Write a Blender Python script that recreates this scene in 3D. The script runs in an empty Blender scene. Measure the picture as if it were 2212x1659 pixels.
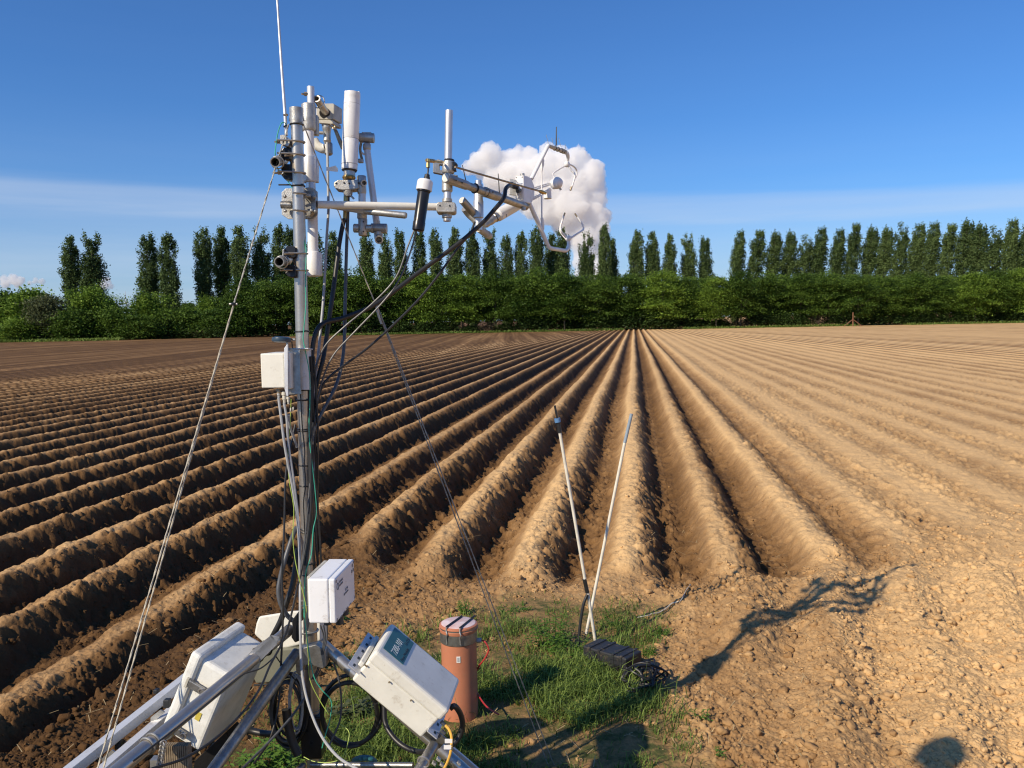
import bpy, math, random
import numpy as np
from mathutils import Vector
# ---------------------------------------------------------------- camera, world, sun, exposure
scene = bpy.context.scene
COL = scene.collection
FPX = 1841.0; PITCH = math.radians(4.27); ROLL = math.radians(1.06); CAMZ = 2.0
_F = np.array([0, math.cos(PITCH), -math.sin(PITCH)])
_R0 = np.array([1.0, 0, 0]); _U0 = np.array([0, math.sin(PITCH), math.cos(PITCH)])
_R = math.cos(ROLL)*_R0 - math.sin(ROLL)*_U0
_U = math.sin(ROLL)*_R0 + math.cos(ROLL)*_U0
CAM = np.array([0, 0, CAMZ])
cam_data = bpy.data.cameras.new('camera'); cam = bpy.data.objects.new('camera', cam_data); COL.objects.link(cam)
cam_data.sensor_width = 36; cam_data.lens = 36*FPX/2212; cam_data.clip_start = 0.05; cam_data.clip_end = 20000
from mathutils import Matrix
m4 = Matrix.Identity(4)
for i in range(3):
    m4[i][0] = _R[i]; m4[i][1] = _U[i]; m4[i][2] = -_F[i]; m4[i][3] = CAM[i]
cam.matrix_world = m4
scene.camera = cam
SUN_AZ = math.radians(48.5)      # direction the light travels to, clockwise from +Y
SUN_EL = math.radians(35.5)
sd = bpy.data.lights.new('sun', 'SUN'); sd.energy = 5.0; sd.angle = math.radians(0.53); sd.color = (1.0, 0.86, 0.65)
sun = bpy.data.objects.new('sun', sd); COL.objects.link(sun)
ldir = Vector((math.sin(SUN_AZ)*math.cos(SUN_EL), math.cos(SUN_AZ)*math.cos(SUN_EL), -math.sin(SUN_EL)))
sun.rotation_euler = ldir.to_track_quat('-Z', 'Y').to_euler()
world = bpy.data.worlds.new('World'); scene.world = world; world.use_nodes = True
nt = world.node_tree; nt.nodes.clear()
wo = nt.nodes.new('ShaderNodeOutputWorld'); bg = nt.nodes.new('ShaderNodeBackground')
sky = nt.nodes.new('ShaderNodeTexSky'); sky.sky_type = 'NISHITA'; sky.sun_disc = False
sky.sun_elevation = SUN_EL; sky.sun_rotation = math.pi + SUN_AZ
sky.altitude = 100; sky.air_density = 1.0; sky.dust_density = 0.6; sky.ozone_density = 4.0
bg.inputs['Strength'].default_value = 0.083
# thin cirrus veil above the horizon, laid out by direction
tc = nt.nodes.new('ShaderNodeTexCoord')
sep = nt.nodes.new('ShaderNodeSeparateXYZ'); nt.links.new(tc.outputs['Generated'], sep.inputs[0])
mp = nt.nodes.new('ShaderNodeMapping'); mp.inputs['Scale'].default_value = (1.4, 1.4, 22.0)
nt.links.new(tc.outputs['Generated'], mp.inputs['Vector'])
nz = nt.nodes.new('ShaderNodeTexNoise'); nz.inputs['Scale'].default_value = 1.6; nz.inputs['Detail'].default_value = 6; nz.inputs['Roughness'].default_value = 0.55
nt.links.new(mp.outputs[0], nz.inputs['Vector'])
band = nt.nodes.new('ShaderNodeValToRGB')
cr = band.color_ramp; cr.elements[0].position = 0.0; cr.elements[0].color = (0.95, 0.95, 0.95, 1)
cr.elements[1].position = 0.6; cr.elements[1].color = (0, 0, 0, 1)
for pos, v in ((0.08, 0.70), (0.124, 0.44), (0.134, 0.72), (0.150, 0.62), (0.158, 0.14), (0.24, 0.03)):
    e = cr.elements.new(pos); e.color = (v, v, v, 1)
wob = nt.nodes.new('ShaderNodeMath'); wob.operation = 'MULTIPLY_ADD'; wob.inputs[1].default_value = 0.03; 
nt.links.new(nz.outputs['Fac'], wob.inputs[0])
tl = nt.nodes.new('ShaderNodeMath'); tl.operation = 'MULTIPLY_ADD'; tl.inputs[1].default_value = 0.026; nt.links.new(sep.outputs['X'], tl.inputs[0]); nt.links.new(sep.outputs['Z'], tl.inputs[2]); nt.links.new(tl.outputs[0], wob.inputs[2])
nt.links.new(wob.outputs[0], band.inputs[0])
mr = nt.nodes.new('ShaderNodeMapRange'); mr.inputs['From Min'].default_value = 0.28; mr.inputs['From Max'].default_value = 0.62; mr.inputs['To Min'].default_value = 0.58
nt.links.new(nz.outputs['Fac'], mr.inputs['Value'])
mul = nt.nodes.new('ShaderNodeMath'); mul.operation = 'MULTIPLY'
nt.links.new(band.outputs[0], mul.inputs[0]); nt.links.new(mr.outputs[0], mul.inputs[1])
mul2 = nt.nodes.new('ShaderNodeMath'); mul2.operation = 'MULTIPLY'; mul2.inputs[1].default_value = 0.68
nt.links.new(mul.outputs[0], mul2.inputs[0])
tint = nt.nodes.new('ShaderNodeMix'); tint.data_type = 'RGBA'; tint.blend_type = 'MULTIPLY'; tint.inputs['Factor'].default_value = 1.0
nt.links.new(sky.outputs[0], tint.inputs[6]); tint.inputs[7].default_value = (0.51, 0.95, 1.46, 1)
mixc = nt.nodes.new('ShaderNodeMix'); mixc.data_type = 'RGBA'
nt.links.new(mul2.outputs[0], mixc.inputs['Factor']); nt.links.new(tint.outputs[2], mixc.inputs[6])
mixc.inputs[7].default_value = (6.8, 7.7, 9.2, 1)
nt.links.new(mixc.outputs[2], bg.inputs['Color']); nt.links.new(bg.outputs[0], wo.inputs[0])
scene.view_settings.view_transform = 'Standard'; scene.view_settings.look = 'None'
scene.view_settings.exposure = 0.12; scene.view_settings.gamma = 1.0
scene.render.engine = 'CYCLES'
scene.cycles.use_denoising = True
scene.cycles.max_bounces = 24; scene.cycles.diffuse_bounces = 3; scene.cycles.transparent_max_bounces = 12
scene.cycles.filter_width = 1.2

# ---------------------------------------------------------------- helpers
CROPS = {'1': (1000, 280, 3.16), '2': (1000, 680, 3.16), '3': (1600, 400, 2.765), '4': (950, 1250, 4.424), '5': (950, 1600, 2.37),
         '6': (200, 2150, 1.8433), '7': (1200, 2350, 2.461), '8': (1650, 2300, 2.011), 'a': (1180, 2170, 5.352), 'd': (1980, 660, 10.37),
         'e': (250, 2500, 2.949), 'g': (1000, 2300, 2.2925), 'h': (1600, 2700, 5.12), 'v': (2100, 1550, 1.508), 'D': (0, 0, 1/1.82278)}

def pix(k, x, y):
    a, b, s = CROPS[k]
    return (a+x/s)/1.82278, (b+y/s)/1.82278

def ray(u, v):
    return _F + (u-1106)/FPX*_R - (v-829.5)/FPX*_U

def W(k, x, y, d):                      # surveyed point: photo detail k, distance d along the view axis
    u, v = pix(k, x, y)
    return CAM + d*ray(u, v)

def WY(k, x, y, Y):                     # same, standing in the vertical plane at distance Y
    u, v = pix(k, x, y)
    r = ray(u, v)
    return CAM + r*(Y/r[1])

def G(u, v, z=0.0):                     # point on the ground
    r = ray(u, v)
    return CAM + r*((z-CAMZ)/r[2])

def px(k, n, d):                        # size of n pixels of detail k at distance d
    return n/CROPS[k][2]/1.82278*d/FPX

DIRTY = ('cream_plastic', 'fibreglass', 'orange_brown_pvc', 'white_plastic', 'black_plastic', 'white_paint', 'matt_aluminium')
ORIG = {}
_mats = {}

def mat(name, color, rough=0.5, metal=0.0, var=0.12, scale=8.0, bump=0.0, bscale=None, color2=None, spec=0.5, trans=0.0, coat=0.0, emis=None):
    if name in _mats: return _mats[name]
    m = bpy.data.materials.new(name); m.use_nodes = True
    t = m.node_tree; b = t.nodes['Principled BSDF']
    c2 = color2 or tuple(c*(1-var*2.2) for c in color)
    tex = t.nodes.new('ShaderNodeTexCoord')
    n = t.nodes.new('ShaderNodeTexNoise'); n.inputs['Scale'].default_value = scale; n.inputs['Detail'].default_value = 5; n.inputs['Roughness'].default_value = 0.6
    t.links.new(tex.outputs['Object'], n.inputs['Vector'])
    r = t.nodes.new('ShaderNodeMapRange'); r.inputs['From Min'].default_value = 0.35; r.inputs['From Max'].default_value = 0.7
    t.links.new(n.outputs['Fac'], r.inputs['Value'])
    x = t.nodes.new('ShaderNodeMix'); x.data_type = 'RGBA'
    x.inputs[6].default_value = tuple(color)+(1,); x.inputs[7].default_value = tuple(c2)+(1,)
    t.links.new(r.outputs[0], x.inputs['Factor']); t.links.new(x.outputs[2], b.inputs['Base Color'])
    if name in DIRTY:
        nd = t.nodes.new('ShaderNodeTexNoise'); nd.inputs['Scale'].default_value = 26; nd.inputs['Detail'].default_value = 8; nd.inputs['Roughness'].default_value = 0.75
        t.links.new(tex.outputs['Object'], nd.inputs['Vector'])
        rd = t.nodes.new('ShaderNodeMapRange'); rd.inputs['From Min'].default_value = 0.56; rd.inputs['From Max'].default_value = 0.80; rd.inputs['To Max'].default_value = 0.75
        t.links.new(nd.outputs['Fac'], rd.inputs['Value'])
        xd = t.nodes.new('ShaderNodeMix'); xd.data_type = 'RGBA'; xd.inputs[7].default_value = (0.30, 0.22, 0.13, 1)
        t.links.new(rd.outputs[0], xd.inputs['Factor']); t.links.new(x.outputs[2], xd.inputs[6]); t.links.new(xd.outputs[2], b.inputs['Base Color'])
    b.inputs['Metallic'].default_value = metal
    rr = t.nodes.new('ShaderNodeMapRange'); rr.inputs['To Min'].default_value = max(0.03, rough-0.08); rr.inputs['To Max'].default_value = min(1, rough+0.12)
    t.links.new(n.outputs['Fac'], rr.inputs['Value']); t.links.new(rr.outputs[0], b.inputs['Roughness'])
    b.inputs['Specular IOR Level'].default_value = spec
    b.inputs['Coat Weight'].default_value = coat
    if bump:
        bn = t.nodes.new('ShaderNodeBump'); bn.inputs['Strength'].default_value = bump; bn.inputs['Distance'].default_value = 0.004
        n2 = t.nodes.new('ShaderNodeTexNoise'); n2.inputs['Scale'].default_value = bscale or scale*10; n2.inputs['Detail'].default_value = 4
        t.links.new(tex.outputs['Object'], n2.inputs['Vector']); t.links.new(n2.outputs['Fac'], bn.inputs['Height'])
        t.links.new(bn.outputs[0], b.inputs['Normal'])
    _mats[name] = m
    return m

M = {}
M['steel'] = mat('stainless_steel', (0.56, 0.52, 0.47), 0.34, 0.85, 0.1, 14, 0.06, 120)
M['steel2'] = mat('dull_steel', (0.40, 0.39, 0.37), 0.38, 0.85, 0.22, 30, 0.15, 160)
M['galv'] = mat('galvanised_steel', (0.50, 0.49, 0.46), 0.42, 0.75, 0.18, 40, 0.12, 180)
M['cast'] = mat('cast_aluminium', (0.50, 0.485, 0.45), 0.42, 0.6, 0.16, 35, 0.25, 220)
M['alu'] = mat('aluminium', (0.66, 0.67, 0.69), 0.38, 0.7, 0.1, 12, 0.05, 140)
M['alub'] = mat('matt_aluminium', (0.66, 0.67, 0.69), 0.5, 0.55, 0.08, 9, 0.05, 140)
M['white'] = mat('white_paint', (0.80, 0.80, 0.80), 0.32, 0, 0.07, 18, 0.05, 90)
M['whitep'] = mat('white_plastic', (0.80, 0.81, 0.83), 0.35, 0, 0.04, 9)
M['beige'] = mat('cream_plastic', (0.78, 0.76, 0.68), 0.38, 0, 0.06, 10, 0.05, 60)
M['beige2'] = mat('old_beige_plastic', (0.55, 0.52, 0.44), 0.45, 0, 0.15, 22)
M['fibre'] = mat('fibreglass', (0.76, 0.76, 0.72), 0.42, 0, 0.09, 16, 0.12, 200)
M['black'] = mat('black_rubber', (0.018, 0.018, 0.019), 0.42, 0, 0.15, 30)
M['blackm'] = mat('black_metal', (0.03, 0.03, 0.032), 0.28, 0.5, 0.15, 30)
M['blackp'] = mat('black_plastic', (0.022, 0.023, 0.026), 0.5, 0, 0.2, 25, 0.1, 80)
M['gcable'] = mat('grey_cable', (0.38, 0.39, 0.40), 0.45, 0, 0.1, 30)
M['dcable'] = mat('dark_grey_hose', (0.09, 0.095, 0.105), 0.42, 0, 0.15, 30)
M['green'] = mat('green_wire', (0.05, 0.42, 0.28), 0.45, 0, 0.1, 30)
M['ygreen'] = mat('yellow_green_wire', (0.42, 0.55, 0.10), 0.45, 0, 0.1, 30)
M['yellow'] = mat('yellow_cable', (0.78, 0.42, 0.06), 0.4, 0, 0.1, 30)
M['red'] = mat('red_cable', (0.42, 0.03, 0.03), 0.4, 0, 0.1, 30)
M['brass'] = mat('brass', (0.62, 0.43, 0.17), 0.3, 0.9, 0.2, 40)
M['bronze'] = mat('weathered_bronze', (0.38, 0.30, 0.20), 0.42, 0.6, 0.2, 60)
M['terra'] = mat('orange_brown_pvc', (0.50, 0.19, 0.105), 0.40, 0, 0.07, 6, 0.04, 70)
M['lid'] = mat('chalky_lid', (0.70, 0.60, 0.62), 0.6, 0, 0.0, 14, 0, None, (0.50, 0.30, 0.28))
M['rope'] = mat('cream_rope', (0.62, 0.57, 0.46), 0.8, 0, 0.2, 60, 0.5, 500)
M['wire'] = mat('steel_wire', (0.36, 0.36, 0.34), 0.45, 0.6, 0.2, 90, 0.5, 600)
M['teal'] = mat('teal_label', (0.045, 0.15, 0.16), 0.4, 0, 0.05, 12)
M['ink'] = mat('dark_ink', (0.02, 0.03, 0.04), 0.5, 0, 0.05, 12)
M['greyink'] = mat('grey_ink', (0.16, 0.17, 0.20), 0.5, 0, 0.05, 12)
M['paper'] = mat('white_label', (0.78, 0.78, 0.76), 0.5, 0, 0.04, 20)
M['txt'] = mat('pale_print', (0.62, 0.68, 0.68), 0.5, 0, 0.04, 20)
M['navy'] = mat('dark_blue_plastic', (0.03, 0.055, 0.085), 0.35, 0, 0.1, 20)
M['blue'] = mat('blue_fitting', (0.10, 0.22, 0.42), 0.45, 0, 0.1, 20)
M['polew'] = mat('white_fibre_pole', (0.72, 0.67, 0.56), 0.5, 0, 0.1, 20)
M['polegrey'] = mat('grey_pole_tip', (0.26, 0.32, 0.38), 0.45, 0, 0.1, 20)
M['wood'] = mat('grooved_wood', (0.30, 0.23, 0.15), 0.8, 0, 0.25, 30, 0.3, 60)
M['rust'] = mat('rusty_post', (0.22, 0.10, 0.05), 0.8, 0, 0.2, 5)
M['bark'] = mat('bark', (0.10, 0.085, 0.06), 0.9, 0, 0.3, 3, 0.4, 20)
M['turb'] = mat('turbine_paint', (0.70, 0.74, 0.80), 0.5)

def nrm(v):
    v = np.asarray(v, float); return v/(np.linalg.norm(v)+1e-12)

def frame(d):
    d = nrm(d); a = np.array([0, 0, 1.0]) if abs(d[2]) < 0.9 else np.array([1.0, 0, 0])
    x = nrm(np.cross(a, d)); y = np.cross(d, x)
    return x, y, d

class MB:
    def __init__(s): s.v = []; s.f = []; s.n = 0
    def add(s, V, Fs):
        V = np.asarray(V, float); s.v.append(V)
        for f in Fs: s.f.append([i+s.n for i in f])
        s.n += len(V); return s
    def box(s, C, Rm, dims):
        h = np.array(dims)/2.0; Rm = np.asarray(Rm, float)
        c = np.array([[x, y, z] for x in (-1, 1) for y in (-1, 1) for z in (-1, 1)])*h
        return s.add(np.asarray(C)+c@Rm.T, [(0, 1, 3, 2), (4, 6, 7, 5), (0, 4, 5, 1), (2, 3, 7, 6), (0, 2, 6, 4), (1, 5, 7, 3)])
    def prof(s, pts, rads, seg=12, cap0=True, cap1=True, ring0=None):
        pts = np.asarray(pts, float); n = len(pts)
        T = np.gradient(pts, axis=0) if n > 2 else np.repeat((pts[1:]-pts[:1]), 2, 0)
        T = np.array([nrm(t) if np.linalg.norm(t) > 1e-9 else None for t in T], dtype=object) if False else T
        T = T/(np.linalg.norm(T, axis=1)[:, None]+1e-12)
        x, y, _ = frame(T[0]); V = []
        for i in range(n):
            t = T[i]; x = x - t*np.dot(x, t); x = nrm(x); y = np.cross(t, x)
            a = np.arange(seg)*2*math.pi/seg
            V.append(pts[i]+rads[i]*(np.cos(a)[:, None]*x+np.sin(a)[:, None]*y))
        V = np.concatenate(V); Fs = []
        for i in range(n-1):
            for j in range(seg):
                k = (j+1) % seg
                Fs.append((i*seg+j, i*seg+k, (i+1)*seg+k, (i+1)*seg+j))
        if cap0: Fs.append(tuple(range(seg))[::-1])
        if cap1: Fs.append(tuple((n-1)*seg+j for j in range(seg)))
        return s.add(V, Fs)
    def cyl(s, p0, p1, r0, r1=None, seg=16):
        return s.prof([p0, p1], [r0, r0 if r1 is None else r1], seg)
    def lathe(s, p0, p1, prof, seg=20):         # prof: (fraction along, radius)
        p0 = np.asarray(p0); p1 = np.asarray(p1); d = nrm(p1-p0); x, y, _ = frame(d); V = []
        a = np.arange(seg)*2*math.pi/seg; n = len(prof)
        for t, r in prof: V.append(p0+(p1-p0)*t+r*(np.cos(a)[:, None]*x+np.sin(a)[:, None]*y))
        Fs = [(i*seg+j, i*seg+(j+1) % seg, (i+1)*seg+(j+1) % seg, (i+1)*seg+j) for i in range(n-1) for j in range(seg)]
        Fs += [tuple(range(seg))[::-1], tuple((n-1)*seg+j for j in range(seg))]
        return s.add(np.concatenate(V), Fs)
    def hollow(s, p0, p1, r, t=0.15, seg=20, depth=0.9):   # tube with an open end at p0
        L = np.linalg.norm(np.asarray(p1)-np.asarray(p0))
        return s.lathe(p0, p1, [(depth, r*(1-t)*0.98), (0, r*(1-t)), (0, r), (1, r)], seg)
    def curve(s, pts, r, seg=8, sub=5):
        pts = np.asarray(pts, float); n = len(pts)
        rr = np.full(n, r) if np.isscalar(r) else np.asarray(r, float)
        P = np.vstack([2*pts[0]-pts[1], pts, 2*pts[-1]-pts[-2]]); out = []; ro = []
        for i in range(n-1):
            a, b, c, d = P[i:i+4]
            for k in range(sub):
                t = k/sub
                out.append(0.5*((2*b)+(-a+c)*t+(2*a-5*b+4*c-d)*t*t+(-a+3*b-3*c+d)*t**3)); ro.append(rr[i]*(1-t)+rr[i+1]*t)
        out.append(pts[-1]); ro.append(rr[-1])
        return s.prof(out, ro, seg)
    def torus(s, C, axis, Rr, r, a0=0, a1=2*math.pi, seg=24, ts=8, xref=None):
        x, y, z = frame(axis)
        if xref is not None:
            x = nrm(np.asarray(xref)-z*np.dot(xref, z)); y = np.cross(z, x)
        full = abs(a1-a0) > 6.2; n = seg+(0 if full else 1); V = []
        for i in range(n):
            a = a0+(a1-a0)*i/seg; e = math.cos(a)*x+math.sin(a)*y
            for j in range(ts):
                b = 2*math.pi*j/ts; V.append(np.asarray(C)+e*(Rr+r*math.cos(b))+z*r*math.sin(b))
        Fs = []
        for i in range(seg):
            for j in range(ts):
                i2 = (i+1) % n; Fs.append((i*ts+j, i2*ts+j, i2*ts+(j+1) % ts, i*ts+(j+1) % ts))
        return s.add(V, Fs)
    def sphere(s, C, r, seg=16, sc=(1, 1, 1)):
        V = []; nr = seg//2
        for i in range(nr+1):
            th = math.pi*i/nr
            for j in range(seg):
                ph = 2*math.pi*j/seg; V.append(np.asarray(C)+r*np.array([math.sin(th)*math.cos(ph)*sc[0], math.sin(th)*math.sin(ph)*sc[1], math.cos(th)*sc[2]]))
        Fs = [(i*seg+j, (i+1)*seg+j, (i+1)*seg+(j+1) % seg, i*seg+(j+1) % seg) for i in range(nr) for j in range(seg)]
        return s.add(V, Fs)
    def extr(s, poly, vec):
        poly = np.asarray(poly, float); n = len(poly); V = np.vstack([poly, poly+np.asarray(vec)])
        Fs = [tuple(range(n))[::-1], tuple(range(n, 2*n))]+[(i, (i+1) % n, n+(i+1) % n, n+i) for i in range(n)]
        return s.add(V, Fs)
    def build(s, name, m, parent=None, smooth=True, bevel=0.0, kind=None):
        V = np.vstack(s.v)
        loc = ORIG[parent.name].copy() if parent is not None else np.array([*V.mean(0)[:2], V[:, 2].min()])
        me = bpy.data.meshes.new(name)
        me.from_pydata((V-loc).tolist(), [], s.f)
        me.validate()
        o = bpy.data.objects.new(name, me); COL.objects.link(o)
        me.materials.append(m)
        if smooth:
            me.shade_smooth()
            md = o.modifiers.new('edge', 'EDGE_SPLIT'); md.split_angle = math.radians(38)
        if bevel:
            b = o.modifiers.new('bevel', 'BEVEL'); b.width = bevel; b.segments = 3; b.limit_method = 'ANGLE'; b.angle_limit = math.radians(40)
            if smooth: o.modifiers.move(1, 0)
        if parent is not None: o.parent = parent
        else: o.location = loc
        ORIG[o.name] = loc
        return o

def tag(o, label, cat, group=None, kind=None):
    if kind:
        o['kind'] = kind
    if label: o['label'] = label
    if cat: o['category'] = cat
    if group: o['group'] = group
    return o

def thing(name, label, cat, loc, group=None):
    o = bpy.data.objects.new(name, None); COL.objects.link(o); o.location = tuple(float(a) for a in loc)
    o.empty_display_size = 0.1
    ORIG[o.name] = np.asarray(loc, float)
    return tag(o, label, cat, group)

def fastmesh(name, V, F, m, smooth=False, attrs=None, parent=None, loc=None):
    V = np.ascontiguousarray(V, dtype=np.float32); F = np.ascontiguousarray(F, dtype=np.int32); k = F.shape[1]
    me = bpy.data.meshes.new(name)
    me.vertices.add(len(V)); me.vertices.foreach_set('co', V.ravel())
    me.loops.add(F.size); me.loops.foreach_set('vertex_index', F.ravel())
    me.polygons.add(len(F)); me.polygons.foreach_set('loop_start', np.arange(0, F.size, k, dtype=np.int32))
    me.polygons.foreach_set('loop_total', np.full(len(F), k, dtype=np.int32))
    if smooth: me.polygons.foreach_set('use_smooth', np.ones(len(F), dtype=bool))
    for an, av in (attrs or {}).items():
        a = me.attributes.new(an, 'FLOAT', 'POINT'); a.data.foreach_set('value', np.ascontiguousarray(av, dtype=np.float32))
    me.update(calc_edges=True)
    if m is not None: me.materials.append(m)
    return me

def addobj(name, me, loc=(0, 0, 0), parent=None):
    o = bpy.data.objects.new(name, me); COL.objects.link(o); o.location = tuple(float(a) for a in loc)
    if parent is not None: o.parent = parent
    ORIG[o.name] = np.asarray(loc, float)
    return o

rng = np.random.default_rng(7)
# ---------------------------------------------------------------- noise
def _h(ix, iy, s):
    h = (ix.astype(np.int64)*374761393+iy.astype(np.int64)*668265263+s*2147483647+12345) & 0xFFFFFFFF
    h = ((h ^ (h >> 13))*1274126177) & 0xFFFFFFFF
    h = ((h ^ (h >> 16))*2246822519) & 0xFFFFFFFF
    return ((h ^ (h >> 15)) & 0xFFFFFF)/float(0xFFFFFF)

def vnoise(x, y, s=0):
    ix = np.floor(x); iy = np.floor(y); fx = x-ix; fy = y-iy
    ix = ix.astype(np.int64); iy = iy.astype(np.int64)
    u = fx*fx*(3-2*fx); v = fy*fy*(3-2*fy)
    a = _h(ix, iy, s); b = _h(ix+1, iy, s); c = _h(ix, iy+1, s); d = _h(ix+1, iy+1, s)
    return (a+(b-a)*u)*(1-v)+(c+(d-c)*u)*v

def fbm(x, y, s=0, o=4, g=0.5):
    r = 0; a = 1; t = 0
    for i in range(o):
        r = r+a*vnoise(x*2**i+17.3*i, y*2**i-9.1*i, s+i); t += a; a *= g
    return r/t*2-1

def clods(x, y, c, s, prob=0.7):
    """half-buried round lumps on a jittered grid of size c; returns height (0..~c/2)"""
    X = x/c; Y = y/c; ix = np.floor(X).astype(np.int64); iy = np.floor(Y).astype(np.int64); best = np.zeros_like(X)
    for dx in (-1, 0, 1):
        for dy in (-1, 0, 1):
            jx = ix+dx; jy = iy+dy
            cx = jx+_h(jx, jy, s); cy = jy+_h(jx, jy, s+1); r = 0.25+0.38*_h(jx, jy, s+2)**1.5
            on = _h(jx, jy, s+3) < prob
            an = _h(jx, jy, s+4)*3.14; ca = np.cos(an); sa = np.sin(an)
            ddx = X-cx; ddy = Y-cy
            e = ((ddx*ca+ddy*sa)**2*1.35+(-ddx*sa+ddy*ca)**2*0.8)/(r*r)
            hh = np.where(on, np.sqrt(np.clip(1-e, 0, 1))*r, 0)
            best = np.maximum(best, hh)
    return best*c

# ---------------------------------------------------------------- ground
AZ = math.radians(8.2); _ca, _sa = math.cos(AZ), math.sin(AZ)
ROW = 0.805; S0 = -0.03
def st(x, y): return x*_ca-y*_sa, x*_sa+y*_ca
def smooth(a, b, x):
    t = np.clip((x-a)/(b-a), 0, 1); return t*t*(3-2*t)

TE_S = np.array([-60, -4.2, -3.4, -2.95, -2.7, -1.83, -1.0, 0.31, 1.1, 2.0, 2.9, 3.6, 6.0, 60])
TE_T = np.array([-60, -30, 0.5, 3.5, 7.6, 6.9, 6.55, 6.45, 6.8, 7.4, 8.3, 9.0, 11, 60.])
def in_grass(x, y):
    # soft polygon of the turf patch
    d = np.full(np.shape(x), 0.0)
    n = fbm(x*1.7, y*1.7, 91, 3)*0.35
    yl = 1.2; yh = np.interp(x, [-3, -1.4, -0.9, 0.1, 0.7, 1.2, 1.6, 3], [3.4, 4.3, 5.4, 6.15, 6.2, 6.0, 5.0, 3.2])
    xr = np.interp(y, [0, 3.4, 4.0, 4.6, 5.2, 5.8, 6.4], [0.9, 0.95, 0.85, 0.8, 0.9, 1.25, 0.9])
    xl = np.interp(y, [0, 3, 4, 5, 6, 7], [-2.2, -1.75, -1.4, -1.1, -0.9, -0.8])
    a = smooth(-0.15, 0.45, yh-y+n)*smooth(-0.12, 0.25, xr-x+n*0.6)*smooth(-0.2, 0.3, x-xl+n*0.7)
    return a

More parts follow.
